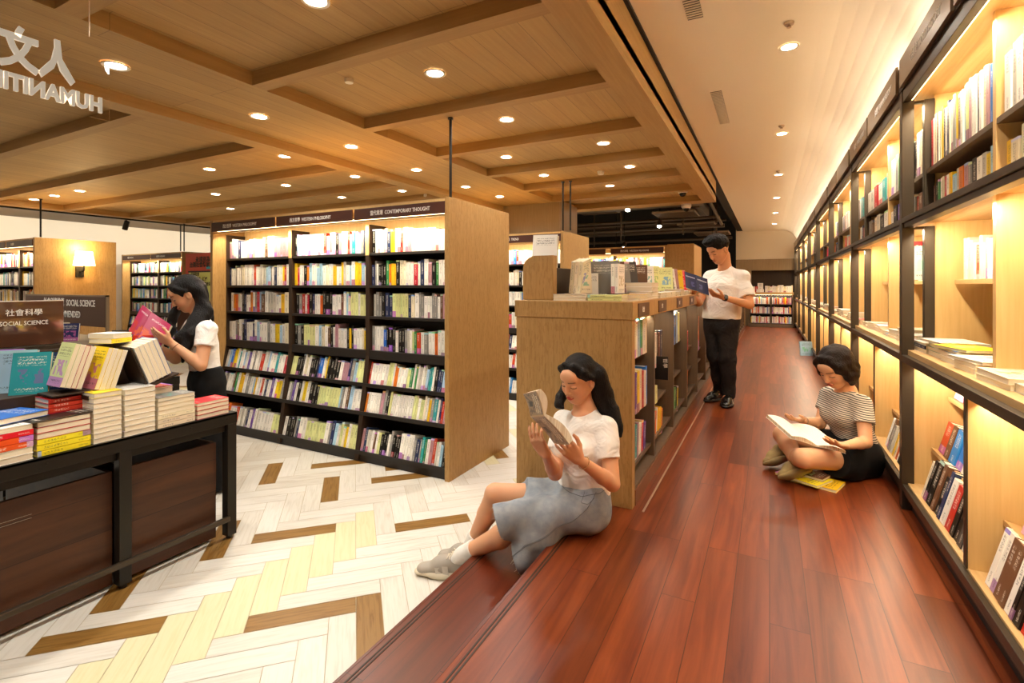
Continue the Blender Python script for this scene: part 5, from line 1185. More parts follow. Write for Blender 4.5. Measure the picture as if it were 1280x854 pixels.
def torso(S, pel, chest, neck, shN, shF, fwd, hw=.135, cw=.135, ww=.112, extra=0., k=.05, bust=0.):
    """flattened trunk from pelvis to the shoulder girdle"""
    pel, chest, neck, shN, shF = map(V3, (pel, chest, neck, shN, shF)); f = unit(fwd); e = extra; lat = unit(shN - shF)
    waist = pel * .5 + chest * .5
    S.cap(pel - lat * .045, pel + lat * .045, hw * .72 + e, hw * .72 + e, k, n=f, f=.92)
    S.cap(pel, waist, ww + e, ww * .93 + e, k, n=f, f=.76); S.cap(waist, chest, ww * .95 + e, cw + e, k, n=f, f=.74)
    a = shN * .72 + shF * .28; b = shN * .28 + shF * .72
    S.cap(a - V3((0, 0, .055)), b - V3((0, 0, .055)), .075 + e, .075 + e, k, n=f, f=.95); S.cap(shN - V3((0, 0, .012)) - lat * .02, shF - V3((0, 0, .012)) + lat * .02, .045 + e, .045 + e, .035)
    S.cap(chest, (a + b) / 2 - V3((0, 0, .05)), cw * .95 + e, .09 + e, k, n=f, f=.8)
    if bust:
        for q in (-1, 1): S.ell(chest + lat * q * .058 + f * (.070 + e) + V3((0, 0, .005)), (.052 + e,) * 3, None, .04)
    S.cap((a + b) / 2, neck, .07 + e, .058 + e, .03)
def ringband(c, ax, r, tube, m, name, parent):
    ax = unit(ax); u = unit(np.cross(ax, (0.3, .2, 1))); w = np.cross(ax, u); k = MB(); pts = [tuple(V3(c) + (u * math.cos(t) + w * math.sin(t)) * r) for t in np.linspace(0, 2 * math.pi, 33)]
    k.path(pts, tube, 6); return keep(k.build(name, m, smooth=True), parent)
def shoe(par, heel, toe, mu, ms, s=1., up=(0, 0, 1), name='shoe', h=.0035, style='sneaker', lace=True, ankle=None):
    heel, toe = V3(heel), V3(toe); d = unit(toe - heel); L_ = np.linalg.norm(toe - heel); U = unit(V3(up) - d * (V3(up) @ d)); sd = np.cross(d, U)
    lo = np.minimum(heel, toe) - .11; hi = np.maximum(heel, toe) + .15
    g = lambda x, y, z: heel + d * x * L_ + sd * y * s + U * z * s
    S = Field(lo, hi, h)
    S.cap(g(.14, 0, .045), g(.55, .004, .040), .038 * s, .043 * s, .03, n=U, f=1.1); S.cap(g(.55, .004, .036), g(.86, 0, .026), .044 * s, .036 * s, .03, n=U, f=.75)
    S.cap(g(.13, 0, .055), g(.22, 0, .085), .036 * s, .033 * s, .02); S.cap(g(.25, 0, .08), g(.6, 0, .05), .026 * s, .024 * s, .03)
    S.half(heel + U * .012 * s, -U)
    up_ = S.mesh(name, mu, par)
    S = Field(lo, hi, h)
    S.cap(g(.10, 0, .016), g(.55, .002, .014), .040 * s, .046 * s, .03, n=U, f=.45); S.cap(g(.55, .002, .014), g(.90, 0, .016), .047 * s, .036 * s, .03, n=U, f=.42)
    so = S.mesh('sole', ms, None); so.parent = up_; so.matrix_parent_inverse = Matrix()
    if style == 'sneaker':
        k = MB()
        for i in range(5):
            x = .34 + i * .065; z = .108 - i * .0115
            k.path([tuple(g(x, -.026, z - .010)), tuple(g(x + .02, 0, z + .003)), tuple(g(x + .05, .024, z - .008))], .0026, 6)
            k.path([tuple(g(x, .024, z - .006)), tuple(g(x + .02, 0, z + .004)), tuple(g(x + .05, -.024, z - .008))], .0026, 6)
        k.path([tuple(g(.30, 0, .118)), tuple(g(.36, .03, .112)), tuple(g(.40, .048, .08)), tuple(g(.44, .052, .045)), tuple(g(.42, .054, .02))], .0024, 6)
        k.path([tuple(g(.30, 0, .10)), tuple(g(.26, .035, .115)), tuple(g(.33, .045, .10)), tuple(g(.31, 0, .10))], .0024, 6)
        lc = k.build('laces', M['lace']); lc.parent = up_
        k = MB()
        for q in (-1, 1):
            for (xa, xb, za, zb) in ((.40, .50, .022, .062), (.53, .62, .02, .055)):
                k.face([tuple(g(xa, q * .0500, za)), tuple(g(xb, q * .0510, za)), tuple(g(xb + .03, q * .044, zb)), tuple(g(xa + .03, q * .044, zb))])
        pn = k.build('panels', M['shoe_panel']); pn.parent = up_
    return up_
def open_book(cover, center, spine, a_dir, b_dir, w, h_, th, label, curve=.25, b_w=None, pics=True, group=None, inward=None):
    """spine: unit direction of the spine; the halves run from it along a_dir and b_dir; th = thickness of each half"""
    c = V3(center); sp = unit(spine); t = empty('book', tuple(c), label, 'book', group)
    kc, kp = MB(), MB(); bw = b_w or w
    for dr, W2 in ((unit(a_dir), w), (unit(b_dir), bw)):
        other = unit(b_dir) if dr is unit(a_dir) else unit(a_dir)
        n = np.cross(sp, dr); mid = unit(unit(a_dir) + unit(b_dir)) if inward is None else unit(V3(inward) - c)
        if n @ mid < 0: n = -n
        N_ = 9
        def pt(u, z, k): # gently arched page surface
            arch = math.sin(min(u, 1) * math.pi * .8) * curve * .06
            return tuple(c + sp * (z - .5) * h_ + dr * u * W2 + n * (arch * (1 if k else .25) + (th if k else 0)))
        for i in range(N_):
            u0, u1 = i / N_, (i + 1) / N_
            e = 1.02
            q = [pt(u0 * e, 0 - .008, 0), pt(u1 * e, 0 - .008, 0), pt(u1 * e, 1.008, 0), pt(u0 * e, 1.008, 0)]
            kc.face(q, 0, [(2 + u0, 0), (2 + u1, 0), (2 + u1, 1), (2 + u0, 1)])
            kp.face([pt(u0, 0, 1), pt(u1, 0, 1), pt(u1, 1, 1), pt(u0, 1, 1)], 0, [(u0, 0), (u1, 0), (u1, 1), (u0, 1)])
            kp.face([pt(u0, .0, 1), pt(u1, 0, 1), pt(u1, 0, 0), pt(u0, 0, 0)], 1); kp.face([pt(u0, 1, 1), pt(u1, 1, 1), pt(u1, 1, 0), pt(u0, 1, 0)], 1)
        kp.face([pt(1, 0, 1), pt(1, 1, 1), pt(1, 1, 0), pt(1, 0, 0)], 1)
    o = kc.build('cover', cover, uvs=True); keep(o, t); sd = o.modifiers.new('solid', 'SOLIDIFY'); sd.thickness = .0016; sd.offset = 0
    keep(kp.build('pages', [M['page_print'], M['pages']], uvs=True), t); return t
def print_mat():
    m, nt, b = newmat('printed_page'); L = nt.links.new
    uv = nd(nt, 'ShaderNodeUVMap'); sp = nd(nt, 'ShaderNodeSeparateXYZ'); L(uv.outputs[0], sp.inputs[0])
    row = math_(nt, 'GREATER_THAN', math_(nt, 'FRACT', math_(nt, 'MULTIPLY', sp.outputs[0], 14.)), .6)
    mp = nd(nt, 'ShaderNodeMapping'); mp.inputs['Scale'].default_value = (14, 90, 1); L(uv.outputs[0], mp.inputs[0]); n = nd(nt, 'ShaderNodeTexNoise', i_Scale=1.); L(mp.outputs[0], n.inputs['Vector'])
    g = math_(nt, 'MULTIPLY', row, math_(nt, 'GREATER_THAN', n.outputs['Fac'], .48))
    for i in (0, 1):
        g = math_(nt, 'MULTIPLY', g, math_(nt, 'GREATER_THAN', sp.outputs[i], .12)); g = math_(nt, 'MULTIPLY', g, math_(nt, 'LESS_THAN', sp.outputs[i], .88))
    L(mix_(nt, math_(nt, 'MULTIPLY', g, .25), lin('#f0e9da'), lin('#55504a')), b.inputs['Base Color']); b.inputs['Roughness'].default_value = .7; return m
M['page_print'] = print_mat()
def picture_cover(name, bg, parts):
    """parts: (u0,u1,v0,v1,colour, noisy) rectangles printed on the cover, in cover coordinates"""
    m, nt, b = newmat(name); L = nt.links.new
    uv = nd(nt, 'ShaderNodeUVMap'); sp = nd(nt, 'ShaderNodeSeparateXYZ'); L(uv.outputs[0], sp.inputs[0]); u = math_(nt, 'SUBTRACT', sp.outputs[0], 2.); v = sp.outputs[1]
    col = lin(bg)
    for (u0, u1, v0, v1, c, nz) in parts:
        g = math_(nt, 'MULTIPLY', math_(nt, 'MULTIPLY', math_(nt, 'GREATER_THAN', u, u0), math_(nt, 'LESS_THAN', u, u1)), math_(nt, 'MULTIPLY', math_(nt, 'GREATER_THAN', v, v0), math_(nt, 'LESS_THAN', v, v1)))
        if nz:
            n = nd(nt, 'ShaderNodeTexNoise', i_Scale=float(nz)); L(uv.outputs[0], n.inputs['Vector']); g = math_(nt, 'MULTIPLY', g, math_(nt, 'GREATER_THAN', n.outputs['Fac'], .48))
        col = mix_(nt, g, col, lin(c))
    L(col, b.inputs['Base Color']); b.inputs['Roughness'].default_value = .35; return m
def person(loc, label): return empty('person', loc, label, 'person')
CAMX = V3((.888, .46, 0)); CAMF = V3((-.46, .888, 0)); ZZ = V3((0, 0, 1))   # axes square to the line from the doorway
def B(r, f, u): return CAMX * r + CAMF * f + ZZ * u
SK = '#d9a078'

# ---------------------------------------------------------------- seated woman on the step
t = person((-.86, 2.40, 0), 'young woman in white T-shirt and denim skirt sitting on the step, reading a paperback')
O = V3((-.868, 2.405, .753)); A = head_axes((-.33, -.90, -.33), .06); s_ = 1.0
hipN, hipF = V3((-.805, 2.380, .100)), V3((-.915, 2.475, .10)); knN, anN = V3((-1.085, 2.165, .072)), V3((-1.425, 2.200, -.180)); knF, anF = V3((-1.285, 2.285, .130)), V3((-1.46, 2.33, -.20))
shN, shF, nk = V3((-.715, 2.393, .528)), V3((-.980, 2.478, .516)), V3((-.845, 2.455, .580))
elN, wrN = V3((-.655, 2.285, .300)), V3((-.752, 2.095, .458)); elF, wrF = V3((-.945, 2.285, .300)), V3((-.905, 2.085, .458))
pel, chest = V3((-.850, 2.43, .115)), V3((-.845, 2.425, .40)); fw_ = unit((-.34, -.94, 0))
S = Field((-1.62, 1.86, -.27), (-.53, 2.62, .90), .0038)
head(S, O, A, s_)
S.cap(O + (A[1] * -.022 + A[2] * -.075) * s_, nk - ZZ * .02, .046, .052, .02)
torso(S, pel, chest, nk, shN, shF, fw_, hw=.13, cw=.118, ww=.10)
arm(S, shN, elN, wrN); arm(S, shF, elF, wrF)
leg(S, hipN, knN, anN, (.078, .056, .054, .034), calf=(0, 0, -1)); leg(S, hipF, knF, anF, (.078, .055, .052, .034), calf=(0, 0, -1))
S.cap(anN, anN + V3((-.05, -.01, -.04)), .034, .03, .02); S.cap(anF, anF + V3((-.04, -.01, -.03)), .033, .03, .02)
hand(S, wrN, B(-.060, -.035, .068), B(-.25, .9, .25), B(.55, -.1, .6), (.18, .22, .3, .42), .98, .1, .12)
hand(S, wrF, B(-.045, -.015, .075), B(.55, .75, .1), B(-.3, .3, .6), (.35, .4, .45, .5), .98, .5)
S.mesh('body', M['skin'], t, head_paint(SK, [(O, A, s_, '#b4352c')]))
# T-shirt
S = Field((-1.14, 2.16, .12), (-.52, 2.66, .66), .0042)
torso(S, pel + ZZ * .08, chest, nk - ZZ * .018, shN, shF, fw_, hw=.12, cw=.120, ww=.112, extra=.010, bust=1)
for sh, el in ((shN, elN), (shF, elF)):
    m = sh + (el - sh) * .60; S.cap(sh, m + (el - sh) * .3, .053, .064, .03, cut=(m, el - sh))
S.cap(nk + V3((-.006, -.02, .03)), O + A[2] * -.06 * s_, .062, .05, .008, op='s')
S.wrinkle(.0050, 34, 4); S.half((-.85, 2.42, .170), (0.1, 0, -1))
S.mesh('t_shirt', M['tee'], t)
# hair: crown, long fall behind the near shoulder, curtain beyond the far cheek
S = Field((-1.10, 2.18, .46), (-.56, 2.68, .93), .0042)
g = lambda x, y, z: O + (A[0] * x + A[1] * y + A[2] * z) * s_
S.ell(g(0, -.020, .036), [v * s_ for v in (.083, .098, .093)], A, .02)
for q in (-1, 1): S.chain([g(q * .030, .050, .098), g(q * .070, .030, .060), g(q * .084, -.004, .020)], [.014, .016, .014], .02)
S.ell(g(0, .098, -.030), [v * s_ for v in (.062, .062, .098)], A, .006, 's')
for q in (-1, 1): S.ell(g(q * .088, .006, -.018), [v * s_ for v in (.03, .026, .034)], A, .006, 's')
for a_, b_, r_ in (((-.07, -.075, 0), (-.75, 2.475, .66), .045), ((-.02, -.095, .0), (-.80, 2.51, .64), .055), ((.06, -.075, 0), (-.90, 2.52, .64), .045)):
    p0 = g(*a_); S.cap(p0, b_, .05, r_, .03)
S.chain([(-.765, 2.475, .68), (-.715, 2.470, .59), (-.680, 2.450, .52), (-.655, 2.43, .485)], [.044, .040, .028, .008], .03, n=(.3, 1, 0), f=.8)
S.chain([(-.80, 2.51, .66), (-.76, 2.52, .56), (-.72, 2.50, .50)], [.05, .04, .012], .03)
S.chain([g(.080, .0, .03), g(.086, .004, -.05), V3((-.955, 2.39, .655)), V3((-.950, 2.355, .625)), V3((-.925, 2.335, .615))], [.016, .022, .026, .020, .009], .02)
S.wrinkle(.0016, 120, 2)
S.mesh('hair', M['hair'], t)
# denim skirt: hips, both thighs, a flap falling over the step edge
S = Field((-1.42, 1.98, -.16), (-.60, 2.62, .32), .0045)
S.cap((-.81, 2.41, .200), (-.885, 2.455, .200), .100, .100, .05, n=fw_, f=.88)
S.cap((-.805, 2.395, .100), (-.90, 2.475, .10), .106, .106, .06)
S.cap(hipN + V3((-.02, -.01, .005)), knN + V3((-.09, -.05, .000)), .100, .088, .06)
S.chain([(-1.02, 2.15, .0), (-1.06, 2.125, -.07), (-1.09, 2.13, -.15)], [.06, .045, .030], .06); S.chain([(-.97, 2.20, .0), (-.99, 2.21, -.07), (-1.00, 2.225, -.145)], [.06, .045, .026], .06)
S.cap((-1.10, 2.13, -.13), (-1.0, 2.22, -.13), .026, .026, .05)
S.cap(knN + V3((.12, .07, .0)), hipF + (knF - hipF) * .50, .055, .05, .06)
S.half((-1.135, 2.115, .02), B(-.90, 0, -.43)); S.half((-1.05, 2.17, -.140), B(-.12, 0, -1))
S.cap(hipF + ZZ * .01, hipF + (knF - hipF) * .70, .105, .085, .06, cut=(hipF + (knF - hipF) * .60 + ZZ * .02, (knF - hipF) + V3((.1, .06, .0))))
S.chain([hipF + (knF - hipF) * .5 + V3((.0, .06, .02)), knF + V3((.04, .066, .0)), knF + V3((-.01, .075, -.02)), knF + V3((-.04, .07, -.05))], [.04, .028, .016, .010], .03)
S.wrinkle(.0050, 32, 9)
S.half((-.85, 2.42, .255), (0.12, 0, 1))
sk = S.mesh('denim_skirt', M['denim'], t)
def on_skirt(pts, n=26):
    out = []; P_ = [V3(q) for q in pts]; seg = [np.linalg.norm(b - a) for a, b in zip(P_[:-1], P_[1:])]; tot = sum(seg)
    for i in range(n + 1):
        d = tot * i / n; m = 0
        while m < len(seg) - 1 and d > seg[m]: d -= seg[m]; m += 1
        q = P_[m] + (P_[m + 1] - P_[m]) * min(1, d / seg[m]); ok, lc, nr, _ = sk.closest_point_on_mesh(Vector(q)); out.append(tuple(lc + nr * .0008))
    return out
bpy.context.view_layer.update(); k = MB()
for off in (0, .006): k.path(on_skirt([(-.735, 2.31 - off, .24), (-.77, 2.26 - off, .16), (-.84, 2.19, .09 - off), (-.95, 2.09, .04 - off), (-1.06, 2.04, .0 - off), (-1.12, 2.04, -.06 - off)]), .0011, 5)
k.path(on_skirt([(-.80, 2.30, .235), (-.80, 2.26, .20), (-.76, 2.25, .195), (-.735, 2.28, .22)], 14), .0012, 5)
k.path(on_skirt([(-.95, 2.34, .24), (-.88, 2.30, .225), (-.80, 2.27, .225), (-.72, 2.32, .23), (-.69, 2.40, .235)], 30), .0014, 5)
st_ = k.build('stitching', mat('pale_denim_stitch', '#6b6f74', .9)); st_.parent = sk
k = MB(); rr_ = random.Random(4)
k = MB(); vv = np.array([v.co[:] for v in sk.data.vertices]); n1 = unit(B(-.90, 0, -.43)); n2 = unit(B(-.12, 0, -1))
d1 = (vv - V3((-1.135, 2.115, .02))) @ n1; d2 = (vv - V3((-1.05, 2.17, -.140))) @ n2
hem = vv[((np.abs(d1) < .004) | (np.abs(d2) < .004)) & (vv[:, 1] < 2.24) & (vv[:, 0] > -1.25)]
nb_ = hem[[rr_.randrange(len(hem)) for _ in range(110)]] if len(hem) else []
for q_ in nb_: k.tube(tuple(q_), tuple(q_ + B(rr_.uniform(-.016, .004), rr_.uniform(-.008, .002), rr_.uniform(-.018, -.004))), .0008, .0004, 5)
fr = k.build('frayed_hem', M['lace']); fr.parent = sk
# socks, shoes, jewellery
S = Field(anN - .12, anN + .16, .0036); S.cap(anN + unit(knN - anN) * .085, anN + V3((-.01, 0, -.01)), .0455, .041, .01, cut=(anN + unit(knN - anN) * .082, knN - anN)); S.cap(anN, anN + V3((-.06, -.015, -.045)), .039, .03, .02); S.mesh('sock', M['sock'], t)
S = Field(anF - .12, anF + .16, .0036); S.cap(anF + unit(knF - anF) * .085, anF + V3((-.01, 0, -.01)), .045, .040, .01, cut=(anF + unit(knF - anF) * .082, knF - anF)); S.mesh('sock', M['sock'], t)
shoe(t, (-1.385, 2.235, -.298), (-1.665, 2.105, -.298), M['shoe_grey'], M['shoe_sole'], 1.08)
shoe(t, (-1.385, 2.355, -.298), (-1.64, 2.27, -.298), M['shoe_grey'], M['shoe_sole'], 1.05)
ringband(wrN + (elN - wrN) * .14, elN - wrN, .0285, .0016, M['gold'], 'bracelet', t)
cv1 = picture_cover('brown_photo_cover', '#b9986a', [(.04, .96, .03, .97, '#6d5847', 0), (.04, .96, .03, .97, '#9c8160', 7), (.1, .9, .66, .74, '#e8dcc0', 30), (.1, .8, .78, .86, '#e8dcc0', 30), (.1, .85, .54, .6, '#e8dcc0', 30), (.4, .62, .15, .45, '#1d1814', 5)])
sp_ = unit(B(.25, -.93, .27)); a0 = V3((-.948, 2.009, .644))
open_book(cv1, a0 + sp_ * .095, sp_, B(.64, 0, -.77), B(-.34, -.02, .94), .158, .19, .010, 'paperback with brown photograph cover held open by the seated woman', curve=.5, b_w=.105, inward=(-.80, 2.5, .80))

# ---------------------------------------------------------------- standing man in the aisle
t = person((-.45, 5.6, 0), 'man in oversized white T-shirt and black trousers standing in the aisle, reading')
O = V3((-.472, 5.585, 1.600)); A = head_axes((-.62, -.62, -.48), .0); s_ = 1.17
sh1, sh2, nk = V3((-.240, 5.60, 1.320)), V3((-.570, 5.715, 1.330)), V3((-.415, 5.645, 1.405)); fw_ = unit((-.45, -.9, 0))
e1, w1 = V3((-.175, 5.50, 1.035)), V3((-.415, 5.31, 1.115)); e2, w2 = V3((-.66, 5.53, 1.05)), V3((-.70, 5.30, 1.13))
pel, chest = V3((-.45, 5.62, .90)), V3((-.425, 5.63, 1.20))
h1, h2 = V3((-.37, 5.58, .86)), V3((-.53, 5.66, .86)); k1, k2 = V3((-.385, 5.55, .48)), V3((-.505, 5.66, .48)); a1, a2 = V3((-.375, 5.62, .10)), V3((-.475, 5.78, .10))
S = Field((-.85, 5.05, .02), (-.05, 5.95, 1.80), .0056)
head(S, O, A, s_, True); S.cap(O + (A[1] * -.03 + A[2] * -.07) * s_, nk - ZZ * .02, .058, .066, .02)
torso(S, pel, chest, nk, sh1, sh2, fw_, hw=.12, cw=.13, ww=.115)
arm(S, sh1, e1, w1, (.052, .041, .038, .026)); arm(S, sh2, e2, w2, (.052, .041, .038, .026))
leg(S, h1, k1, a1, (.085, .06, .055, .038)); leg(S, h2, k2, a2, (.085, .06, .055, .038))
for a_ in (a1, a2): S.cap(a_, a_ + V3((-.04, -.09, -.05)), .036, .03, .02)
hand(S, w1, B(-.10, -.02, .03), B(0, .3, .9), B(-.2, -.2, .6), (.3, .35, .4, .5), 1.08, .5); hand(S, w2, B(0.01, -.04, .085), B(.5, .5, .3), B(-.4, .2, .3), (.5, .5, .55, .6), 1.08, .6)
S.mesh('body', M['skin'], t, head_paint('#d39a70', [(O, A, s_, '#b0604a')]))
S = Field((-.85, 5.3, .80), (-.05, 5.9, 1.50), .0058)
torso(S, pel + ZZ * .02, chest, nk - ZZ * .02, sh1, sh2, fw_, hw=.165, cw=.155, ww=.160, extra=.020)
for sh, el in ((sh1, e1), (sh2, e2)):
    m = sh + (el - sh) * .72; S.cap(sh - ZZ * .010, m + (el - sh) * .3, .058, .080, .05, cut=(m, el - sh)); S.cap(nk - ZZ * .045, sh - ZZ * .005, .058, .056, .04)
S.cap(nk + V3((-.02, -.02, .03)), O + A[2] * -.06, .072, .05, .008, op='s')
S.wrinkle(.004, 28, 5); S.half((-.45, 5.6, .885), (0, 0, -1)); S.mesh('t_shirt', M['tee'], t)
S = Field((-.75, 5.35, .03), (-.15, 5.95, .98), .0058)
S.cap((-.40, 5.60, .85), (-.50, 5.65, .85), .125, .125, .05, n=fw_, f=.9); S.cap((-.43, 5.60, .80), (-.47, 5.64, .80), .12, .12, .05)
for hh, kk, aa in ((h1, k1, a1), (h2, k2, a2)): S.cap(hh, kk, .105, .082, .03); S.cap(kk, aa + ZZ * -.02, .080, .062, .03, cut=(aa + ZZ * -.035, (0, 0, -1)))
S.wrinkle(.005, 30, 6); S.mesh('trousers', M['charcoal_cloth'], t)
S = Field((-.75, 5.35, 1.45), (-.3, 5.85, 1.85), .005); g = lambda x, y, z: O + (A[0] * x + A[1] * y + A[2] * z) * s_
S.ell(g(0, -.018, .052), [v * s_ for v in (.085, .102, .090)], A, .02); S.ell(g(0, .03, .112), [v * s_ for v in (.070, .078, .046)], A, .03)
S.ell(g(0, .110, -.010), [v * s_ for v in (.075, .07, .082)], A, .008, 's'); S.ell(g(0, .02, -.10), [v * s_ for v in (.12, .16, .088)], A, .012, 's')
S.wrinkle(.002, 150, 3); S.mesh('hair', M['hair'], t)
shoe(t, (-.365, 5.655, .001), (-.40, 5.36 + .02, .001), M['leather'], M['black_shelf'], 1.08, style='dress'); shoe(t, (-.465, 5.80, .001), (-.60, 5.575, .001), M['leather'], M['black_shelf'], 1.08, style='dress')
k = MB(); cc = w1 + (e1 - w1) * .10; d_ = unit(e1 - w1); k.tube(tuple(cc - d_ * .012), tuple(cc + d_ * .012), .033, .033, 20); wt = keep(k.build('wristwatch', M['black_metal'], smooth=False), t)
k = MB(); q_ = cc + V3((.1, -.28, .1)) / .31 * .031; k.tube(tuple(q_), tuple(q_ + unit((.1, -.28, .1)) * .010), .021, .020, 20); wf = k.build('watch_face', M['leather']); wf.parent = wt
cv2 = picture_cover('navy_cover', '#26284a', [(.1, .9, .72, .8, '#c7c2d0', 30), (.2, .5, .2, .5, '#4a4c7c', 6)])
open_book(cv2, (-.640, 5.195, 1.255), B(.0, .25, .9), B(.12, -.06, -.05), B(-.115, .05, .045), .112, .165, .010, 'dark navy paperback held open by the standing man', curve=.8, inward=(-.45, 5.7, 1.7))

# ---------------------------------------------------------------- woman sitting cross-legged by the shelves
t = person((.5, 3.98, 0), 'woman with a dark bob and striped top sitting cross-legged on the aisle floor')
O = V3((.402, 3.885, .690)); A = head_axes((-.62, -.62, -.56), .05); s_ = 1.10
sh1, sh2, nk = V3((.545, 3.85, .475)), V3((.385, 4.075, .470)), V3((.475, 3.975, .520)); fw_ = unit((-.84, -.52, 0))
e1, w1 = V3((.545, 3.735, .260)), V3((.415, 3.545, .275)); e2, w2 = V3((.325, 3.985, .285)), V3((.205, 3.79, .340))
pel, chest = V3((.525, 4.0, .11)), V3((.480, 3.975, .36)); h1, h2 = V3((.535, 3.92, .10)), V3((.46, 4.06, .10))
k1, a1 = V3((.200, 3.475, .185)), V3((.150, 3.80, .085)); k2, a2 = V3((.095, 3.845, .215)), V3((.195, 3.605, .085))
S = Field((-.05, 3.28, .01), (.72, 4.25, .86), .0046)
head(S, O, A, s_); S.cap(O + (A[1] * -.025 + A[2] * -.07) * s_, nk - ZZ * .02, .047, .052, .02)
torso(S, pel, chest, nk, sh1, sh2, fw_, hw=.13, cw=.118, ww=.105); arm(S, sh1, e1, w1); arm(S, sh2, e2, w2)
leg(S, h1, k1, a1, (.082, .060, .056, .036)); leg(S, h2, k2, a2, (.082, .058, .054, .036))
hand(S, w1, B(-.08, -.03, .02), B(0, .1, 1), B(-.2, .6, .3), (.2, .2, .25, .3), .98, .3); hand(S, w2, B(-.07, -.03, .015), B(0, .1, 1), B(.2, -.6, .3), (.25, .25, .3, .3), .98, .3)
S.mesh('body', M['skin'], t, head_paint('#dba67e', [(O, A, s_, '#b04a3c')]))
S = Field((.2, 3.65, .10), (.72, 4.28, .62), .0048)
torso(S, pel + ZZ * .06, chest, nk - ZZ * .015, sh1, sh2, fw_, hw=.125, cw=.128, ww=.118, extra=.008, bust=1)
for sh, el in ((sh1, e1), (sh2, e2)):
    m = sh + (el - sh) * .52; S.cap(sh, m + (el - sh) * .3, .056, .058, .03, cut=(m, el - sh))
S.cap(nk + V3((-.02, -.01, .03)), O + A[2] * -.06, .06, .05, .008, op='s'); S.wrinkle(.003, 36, 8); S.half((.5, 4, .175), (0, 0, -1)); S.mesh('striped_top', M['stripe'], t)
S = Field((.15, 3.55, .005), (.72, 4.28, .28), .0048)
S.cap((.53, 3.95, .12), (.49, 4.05, .12), .135, .13, .05); S.cap(h1, h1 + (k1 - h1) * .50, .118, .112, .05, cut=(h1 + (k1 - h1) * .50, k1 - h1)); S.cap(h2, h2 + (k2 - h2) * .45, .115, .11, .05, cut=(h2 + (k2 - h2) * .45, k2 - h2))
S.cap((.47, 3.83, .05), (.56, 3.98, .05), .10, .11, .04); S.wrinkle(.005, 28, 2); S.half((.5, 4, .235), (.1, 0, 1)); S.half((.5, 4, .008), (0, 0, -1)); S.mesh('black_shorts', M['black_cloth'], t)
S = Field((.2, 3.68, .52), (.62, 4.12, .86), .0045); g = lambda x, y, z: O + (A[0] * x + A[1] * y + A[2] * z) * s_
S.ell(g(0, -.022, .036), [v * s_ for v in (.092, .106, .098)], A, .02)
for q in (-1, 1): S.chain([g(q * .028, .052, .092), g(q * .074, .034, .045), g(q * .086, .016, -.04), g(q * .078, .014, -.090)], [.016, .020, .026, .013], .03)
S.cap(g(-.045, -.055, -.02), g(.045, -.055, -.02), .058, .058, .03); S.cap(g(-.045, -.045, -.065), g(.045, -.045, -.065), .048, .048, .03)
for q in (-1, 1): S.chain([g(q * .070, -.02, .02), g(q * .078, -.015, -.04), g(q * .070, -.010, -.085)], [.034, .034, .022], .03)
S.ell(g(0, .108, -.035), [v * s_ for v in (.060, .062, .090)], A, .006, 's'); S.wrinkle(.0018, 120, 5); S.mesh('hair', M['hair_b'], t)
shoe(t, (.205, 3.79, .045), (.045, 3.655 + .17, .045), M['khaki'], M['khaki'], 1.0, up=(-.4, -.5, .75), style='flat') if False else None
shoe(t, (.245, 3.62, .055), (.085, 3.50, .030), M['khaki'], M['khaki'], 1.0, up=(-.35, .55, .75), style='flat'); shoe(t, (.14, 3.83, .055), (.0, 3.72, .030), M['khaki'], M['khaki'], .95, up=(-.3, .5, .8), style='flat')
ringband(w2 + (e2 - w2) * .12, e2 - w2, .028, .0016, M['silver'], 'bracelet', t)
cv3 = picture_cover('white_cover_plain', '#ece6da', [(.1, .9, .7, .78, '#8a8a90', 30)])
t.location.x -= .018
open_book(cv3, (.187, 3.63, .285), B(-.25, .9, .38), B(.9, -.25, -.20), B(-.9, .10, .24), .155, .215, .008, 'large white magazine lying open across the knees of the cross-legged reader', curve=.5)

# ---------------------------------------------------------------- standing woman behind the display table
t = person((-3.76, 2.2, -.3), 'woman with long dark hair and white top standing behind the display table, reading')
O = V3((-3.825, 2.150, 1.165)); A = head_axes((-.42, -.72, -.46), .0); s_ = 1.06
sh1, sh2, nk = V3((-3.595, 2.165, .915)), V3((-3.925, 2.265, .925)), V3((-3.765, 2.215, .965)); fw_ = unit((-.40, -.92, 0))
e1, w1 = V3((-3.535, 2.085, .670)), V3((-3.66, 1.955, .835)); e2, w2 = V3((-3.96, 2.15, .68)), V3((-3.865, 1.965, .80))
pel, chest = V3((-3.76, 2.26, .50)), V3((-3.76, 2.225, .78)); h1, h2 = V3((-3.68, 2.24, .48)), V3((-3.85, 2.29, .48))
S = Field((-4.1, 1.80, -.28), (-3.42, 2.50, 1.34), .0056)
head(S, O, A, s_); S.cap(O + (A[1] * -.025 + A[2] * -.07) * s_, nk - ZZ * .02, .047, .053, .02)
torso(S, pel, chest, nk, sh1, sh2, fw_, hw=.13, cw=.12, ww=.10); arm(S, sh1, e1, w1, (.05, .040, .036, .024)); arm(S, sh2, e2, w2, (.05, .040, .036, .024))
leg(S, h1, (-3.68, 2.24, .12), (-3.68, 2.27, -.20)); leg(S, h2, (-3.85, 2.28, .12), (-3.85, 2.30, -.20))
hand(S, w1, B(-.065, -.03, .045), B(-.3, .6, .5), B(-.1, .1, .8), (.25, .3, .4, .5), 1.0, .4); hand(S, w2, B(-.01, -.03, .08), B(-.2, .7, .5), B(-.6, 0, .2), (.4, .45, .5, .55), 1.0, .5)
S.mesh('body', M['skin'], t, head_paint('#d8a078', [(O, A, s_, '#b04a3c')]))
S = Field((-4.12, 1.98, .50), (-3.42, 2.48, 1.06), .0056)
